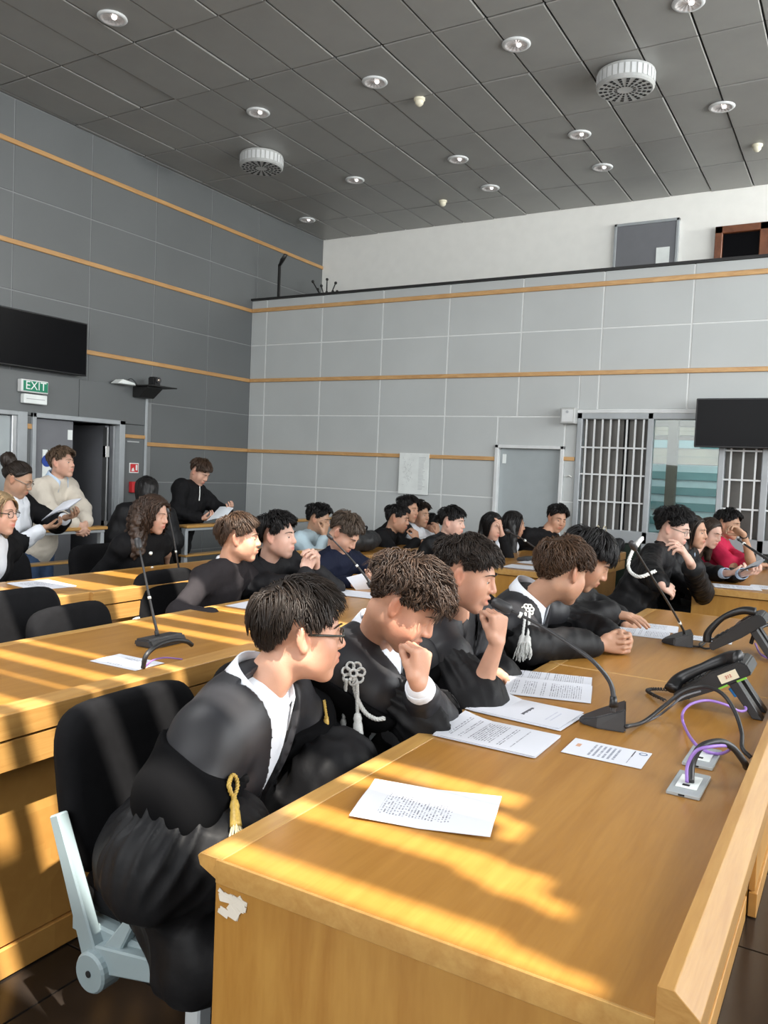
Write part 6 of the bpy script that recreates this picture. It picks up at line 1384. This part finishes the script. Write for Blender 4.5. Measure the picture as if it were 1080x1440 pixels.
# gallery lamp and coat stand
P = aty(391, 428, 8.44); q = aty(391, 372, 8.44)
t = thing('gallery_lamp', 'slim black lamp post with flat head on the gallery edge', 'lamp', (P[0], 8.44, 3.63))
put(MB().box((P[0]-.014, 8.43, 3.63), (P[0]+.014, 8.458, q[2])), 'pole', MATS['black_metal'], t)
h = aty(402, 358, 8.40); put(MB().tube([v3(P[0], 8.44, q[2]-.02), v3((P[0]+h[0])/2, 8.42, (q[2]+h[2])/2), h], [.02, .035, .03], 8, flat=.5), 'head', MATS['black_metal'], t, smooth=True)
P = aty(459, 420, 9.3)
t = thing('coat_stand', 'black coat rack with knobbed arms behind the gallery parapet', 'coat rack', (P[0], 9.3, 3.1))
b = MB(); b.tube([(P[0], 9.3, 3.1), (P[0], 9.3, P[2]+.10)], .016, 8); put(b, 'pole', MATS['black_metal'], t)
for (x, y) in ((440, 396), (460, 393), (472, 398), (447, 407), (468, 410), (452, 402), (474, 410)):
    e = aty(x, y, 9.3+.12*math.sin(x)); m_ = (e+v3(P[0], 9.3, P[2]))/2-v3(0, 0, .05)
    a = put(MB().tube(spline([v3(P[0], 9.3, P[2]-.1), m_, e], 5), .008, 6), 'arm', MATS['black_metal'], t); put(MB().ell(e, (.02,)*3), 'knob', MATS['black_metal'], t, smooth=True)
# ceiling fittings
first = None
LAB = {0: 'recessed ceiling downlight nearest the top left corner', 1: 'downlight above and left of the left round vent', 2: 'downlight left of the cream ceiling sensor', 3: 'downlight at the top, left of the right round vent',
       4: 'downlight cut by the top edge above the right vent', 5: 'small downlight nearest the gallery corner', 6: 'downlight right of the left round vent, above the gallery', 7: 'downlight in the middle of the ceiling below the cream sensor',
       8: 'downlight lower right of the middle one', 9: 'downlight below the right round vent, farther row upper', 10: 'downlight under the right vent, lowest before the white wall', 11: 'downlight at right below the top edge one'}
for i, (x, y) in enumerate([(158, 25), (363, 158), (527, 115), (726, 62), (968, 4), (432, 309), (499, 253), (644, 224), (689, 264), (815, 189), (847, 235), (1015, 150)]):
    c = atz(x, y, CZ-.004)
    if first is None:
        first = thing('ceiling_downlight', LAB[i], 'ceiling light', (0, 0, 0), 'recessed downlights')
        put(MB().lathe([(.082, .004), (.108, .004), (.110, -.004), (.100, -.014), (.084, -.012)], (0, 0, 0), 32, (0, 0, 1), cap=False), 'rim', MATS['bar_white'], first, smooth=True, world=False)
        vs = []; n = 32
        for r, z in ((.086, -.012), (.07, -.004), (.045, .0), (.0, .001)):
            for j in range(n): a = 2*math.pi*j/n; vs.append((r*math.cos(a), r*math.sin(a), z-.002+(.004 if j % 2 else 0)*(r > .02)))
        put(MB().add(vs, [(k*n+j, (k+1)*n+j, (k+1)*n+(j+1) % n, k*n+(j+1) % n) for k in range(3) for j in range(n)]), 'reflector', mat('reflector_white', (.80, .77, .76), .3, metal=.45), first, world=False)
        mat('lamp_glow', (1, .93, .90), .4, emis=2.5)
        put(MB().lathe([(.0, -.016), (.012, -.015), (.018, -.009), (.018, .0)], (.02, 0, 0), 14, (0, 0, 1), cap=False), 'bulb', MATS['lamp_glow'], first, smooth=True, world=False)
        first.location = tuple(c)
    else: copy_thing(first, tuple(c), random.uniform(0, 1), LAB[i])
vent = None
for x, y, l in ((368, 226, 'round grey ceiling vent at left above the corner'), (880, 112, 'larger looking round grey ceiling vent at the upper right')):
    c = atz(x, y, CZ-.06); c[2] = CZ
    if vent is None:
        vent = thing('ceiling_vent', l, 'vent', tuple(c), 'round ceiling vents'); 
        dr = put(MB().lathe([(.21, 0), (.225, -.01), (.228, -.13), (.215, -.142), (.0, -.142)], (0, 0, 0), 40, cap=False), 'drum', MATS['vent_grey'], vent, world=False)
        b = MB()
        for k in range(18):
            a = 2*math.pi*k/18; u = v3(math.cos(a), math.sin(a), 0); w2 = v3(-u[1], u[0], 0)
            for r, ww in ((.075, .010), (.115, .016), (.155, .022), (.192, .027)): b.obox(u*r-v3(0, 0, .143), (.024, ww, .004), (u, w2, (0, 0, 1)))
        put(b, 'slots', MATS['dark_hole'], dr, world=False, kind='stuff')
        b = MB()
        for k in range(30):
            a = 2*math.pi*k/30; u = v3(math.cos(a), math.sin(a), 0); w2 = v3(-u[1], u[0], 0); b.obox(u*.229-v3(0, 0, .07), (.003, .034, .08), (u, w2, (0, 0, 1)))
        put(b, 'side_plates', MATS['bar_white'], dr, world=False, kind='stuff')
    else: copy_thing(vent, tuple(c), .2, l)
sen = None
for x, y, l in ((590, 138, 'cream ceiling sensor near the middle of the ceiling'), (1065, 203, 'cream ceiling sensor at the right edge'), (623, 282, 'small cream ceiling sensor close to the white gallery wall')):
    c = atz(x, y, CZ)
    if sen is None:
        sen = thing('smoke_sensor', l, 'sensor', tuple(c), 'ceiling sensors'); put(MB().lathe([(.05, 0), (.05, -.02), (.045, -.026)], (0, 0, 0), 20), 'base', MATS['cream_plastic'], sen, smooth=False, world=False); put(MB().lathe([(.04, -.024), (.036, -.05), (.02, -.068), (0, -.072)], (0, 0, 0), 20, cap=False), 'dome', MATS['cream_plastic'], sen, smooth=True, world=False)
    else: copy_thing(sen, tuple(c), 0, l)
# handbag and other things on the far desks
mat('bag_cream', (.50, .45, .33), .5, noise=.1, bump=.1); mat('bag_black', (.012, .012, .013), .6, noise=.1, bump=.15)
c = atz(851, 770, .86); c = v3(-2.20, 7.25, .781); c = v3(-2.13, 7.80, .7815)
t = thing('handbag', 'cream leather handbag with two handles standing on the desk before the windows', 'bag', tuple(c))
put(MB().add([c+v3(*q) for q in ((-.10, -.14, 0), (.07, -.14, 0), (.07, .14, 0), (-.10, .14, 0), (-.05, -.15, .17), (.03, -.15, .17), (.03, .15, .17), (-.05, .15, .17))], [(0, 3, 2, 1), (4, 5, 6, 7), (0, 1, 5, 4), (1, 2, 6, 5), (2, 3, 7, 6), (3, 0, 4, 7)]), 'body', MATS['bag_cream'], t, bevel=.02, seg=3, smooth=True)
for dx in (-.045, .02): put(MB().tube(spline([c+v3(dx, -.07, .16), c+v3(dx, -.06, .23), c+v3(dx, 0, .265), c+v3(dx, .06, .23), c+v3(dx, .07, .16)], 6), .006, 6), 'handle', MATS['bag_cream'], t, smooth=True)
put(MB().ell(c+v3(.075, .09, .09), (.012, .04, .05)), 'charm', MATS['chrome'], t, smooth=True, label='shiny silver charm')
c = v3(-1.995, 7.84, .802)
t = thing('black_purse', 'crumpled black bag lying right of the cream handbag', 'bag', tuple(c))
F = fieldfor([cone(c+v3(0, -.1, .06), c+v3(0, .12, .055), .055, .05)], .01); F.add(cone(c+v3(0, -.1, .056), c+v3(0, .12, .056), .055, .05), .02); F.add(ball(c+v3(.02, .0, .09), .05), .04); V, Q = F.mesh(); V = V+vnormals(V, Q)*(.008*smoothnoise(V, 60, 2))[:, None]; putn('body', V, Q, 'bag_black', t)
put(MB().ell(c+v3(.06, .02, .09), (.012, .02, .02)), 'clasp', MATS['chrome'], t, smooth=True)
c = np.append(atx(508, 772, -3.72)[:2], .781)
t = thing('backpack', 'dark backpack lying on the rear desk beside the boy in the black jacket', 'bag', tuple(c))
F = fieldfor([cone(c+v3(0, -.14, .09), c+v3(0, .16, .10), .10, .09)], .012); F.add(cone(c+v3(0, -.14, .092), c+v3(0, .16, .092), .09, .085), .02); F.add(ball(c+v3(.05, .02, .09), .08), .05); V, Q = F.mesh(); V = V+vnormals(V, Q)*(.008*smoothnoise(V, 40, 2))[:, None]; putn('body', V, Q, 'bag_black', t)
put(MB().tube(spline([c+v3(-.02, .0, .17), c+v3(0, .03, .21), c+v3(0, .08, .21), c+v3(-.02, .10, .17)], 6), .008, 6), 'strap', MATS['bag_black'], t, smooth=True)
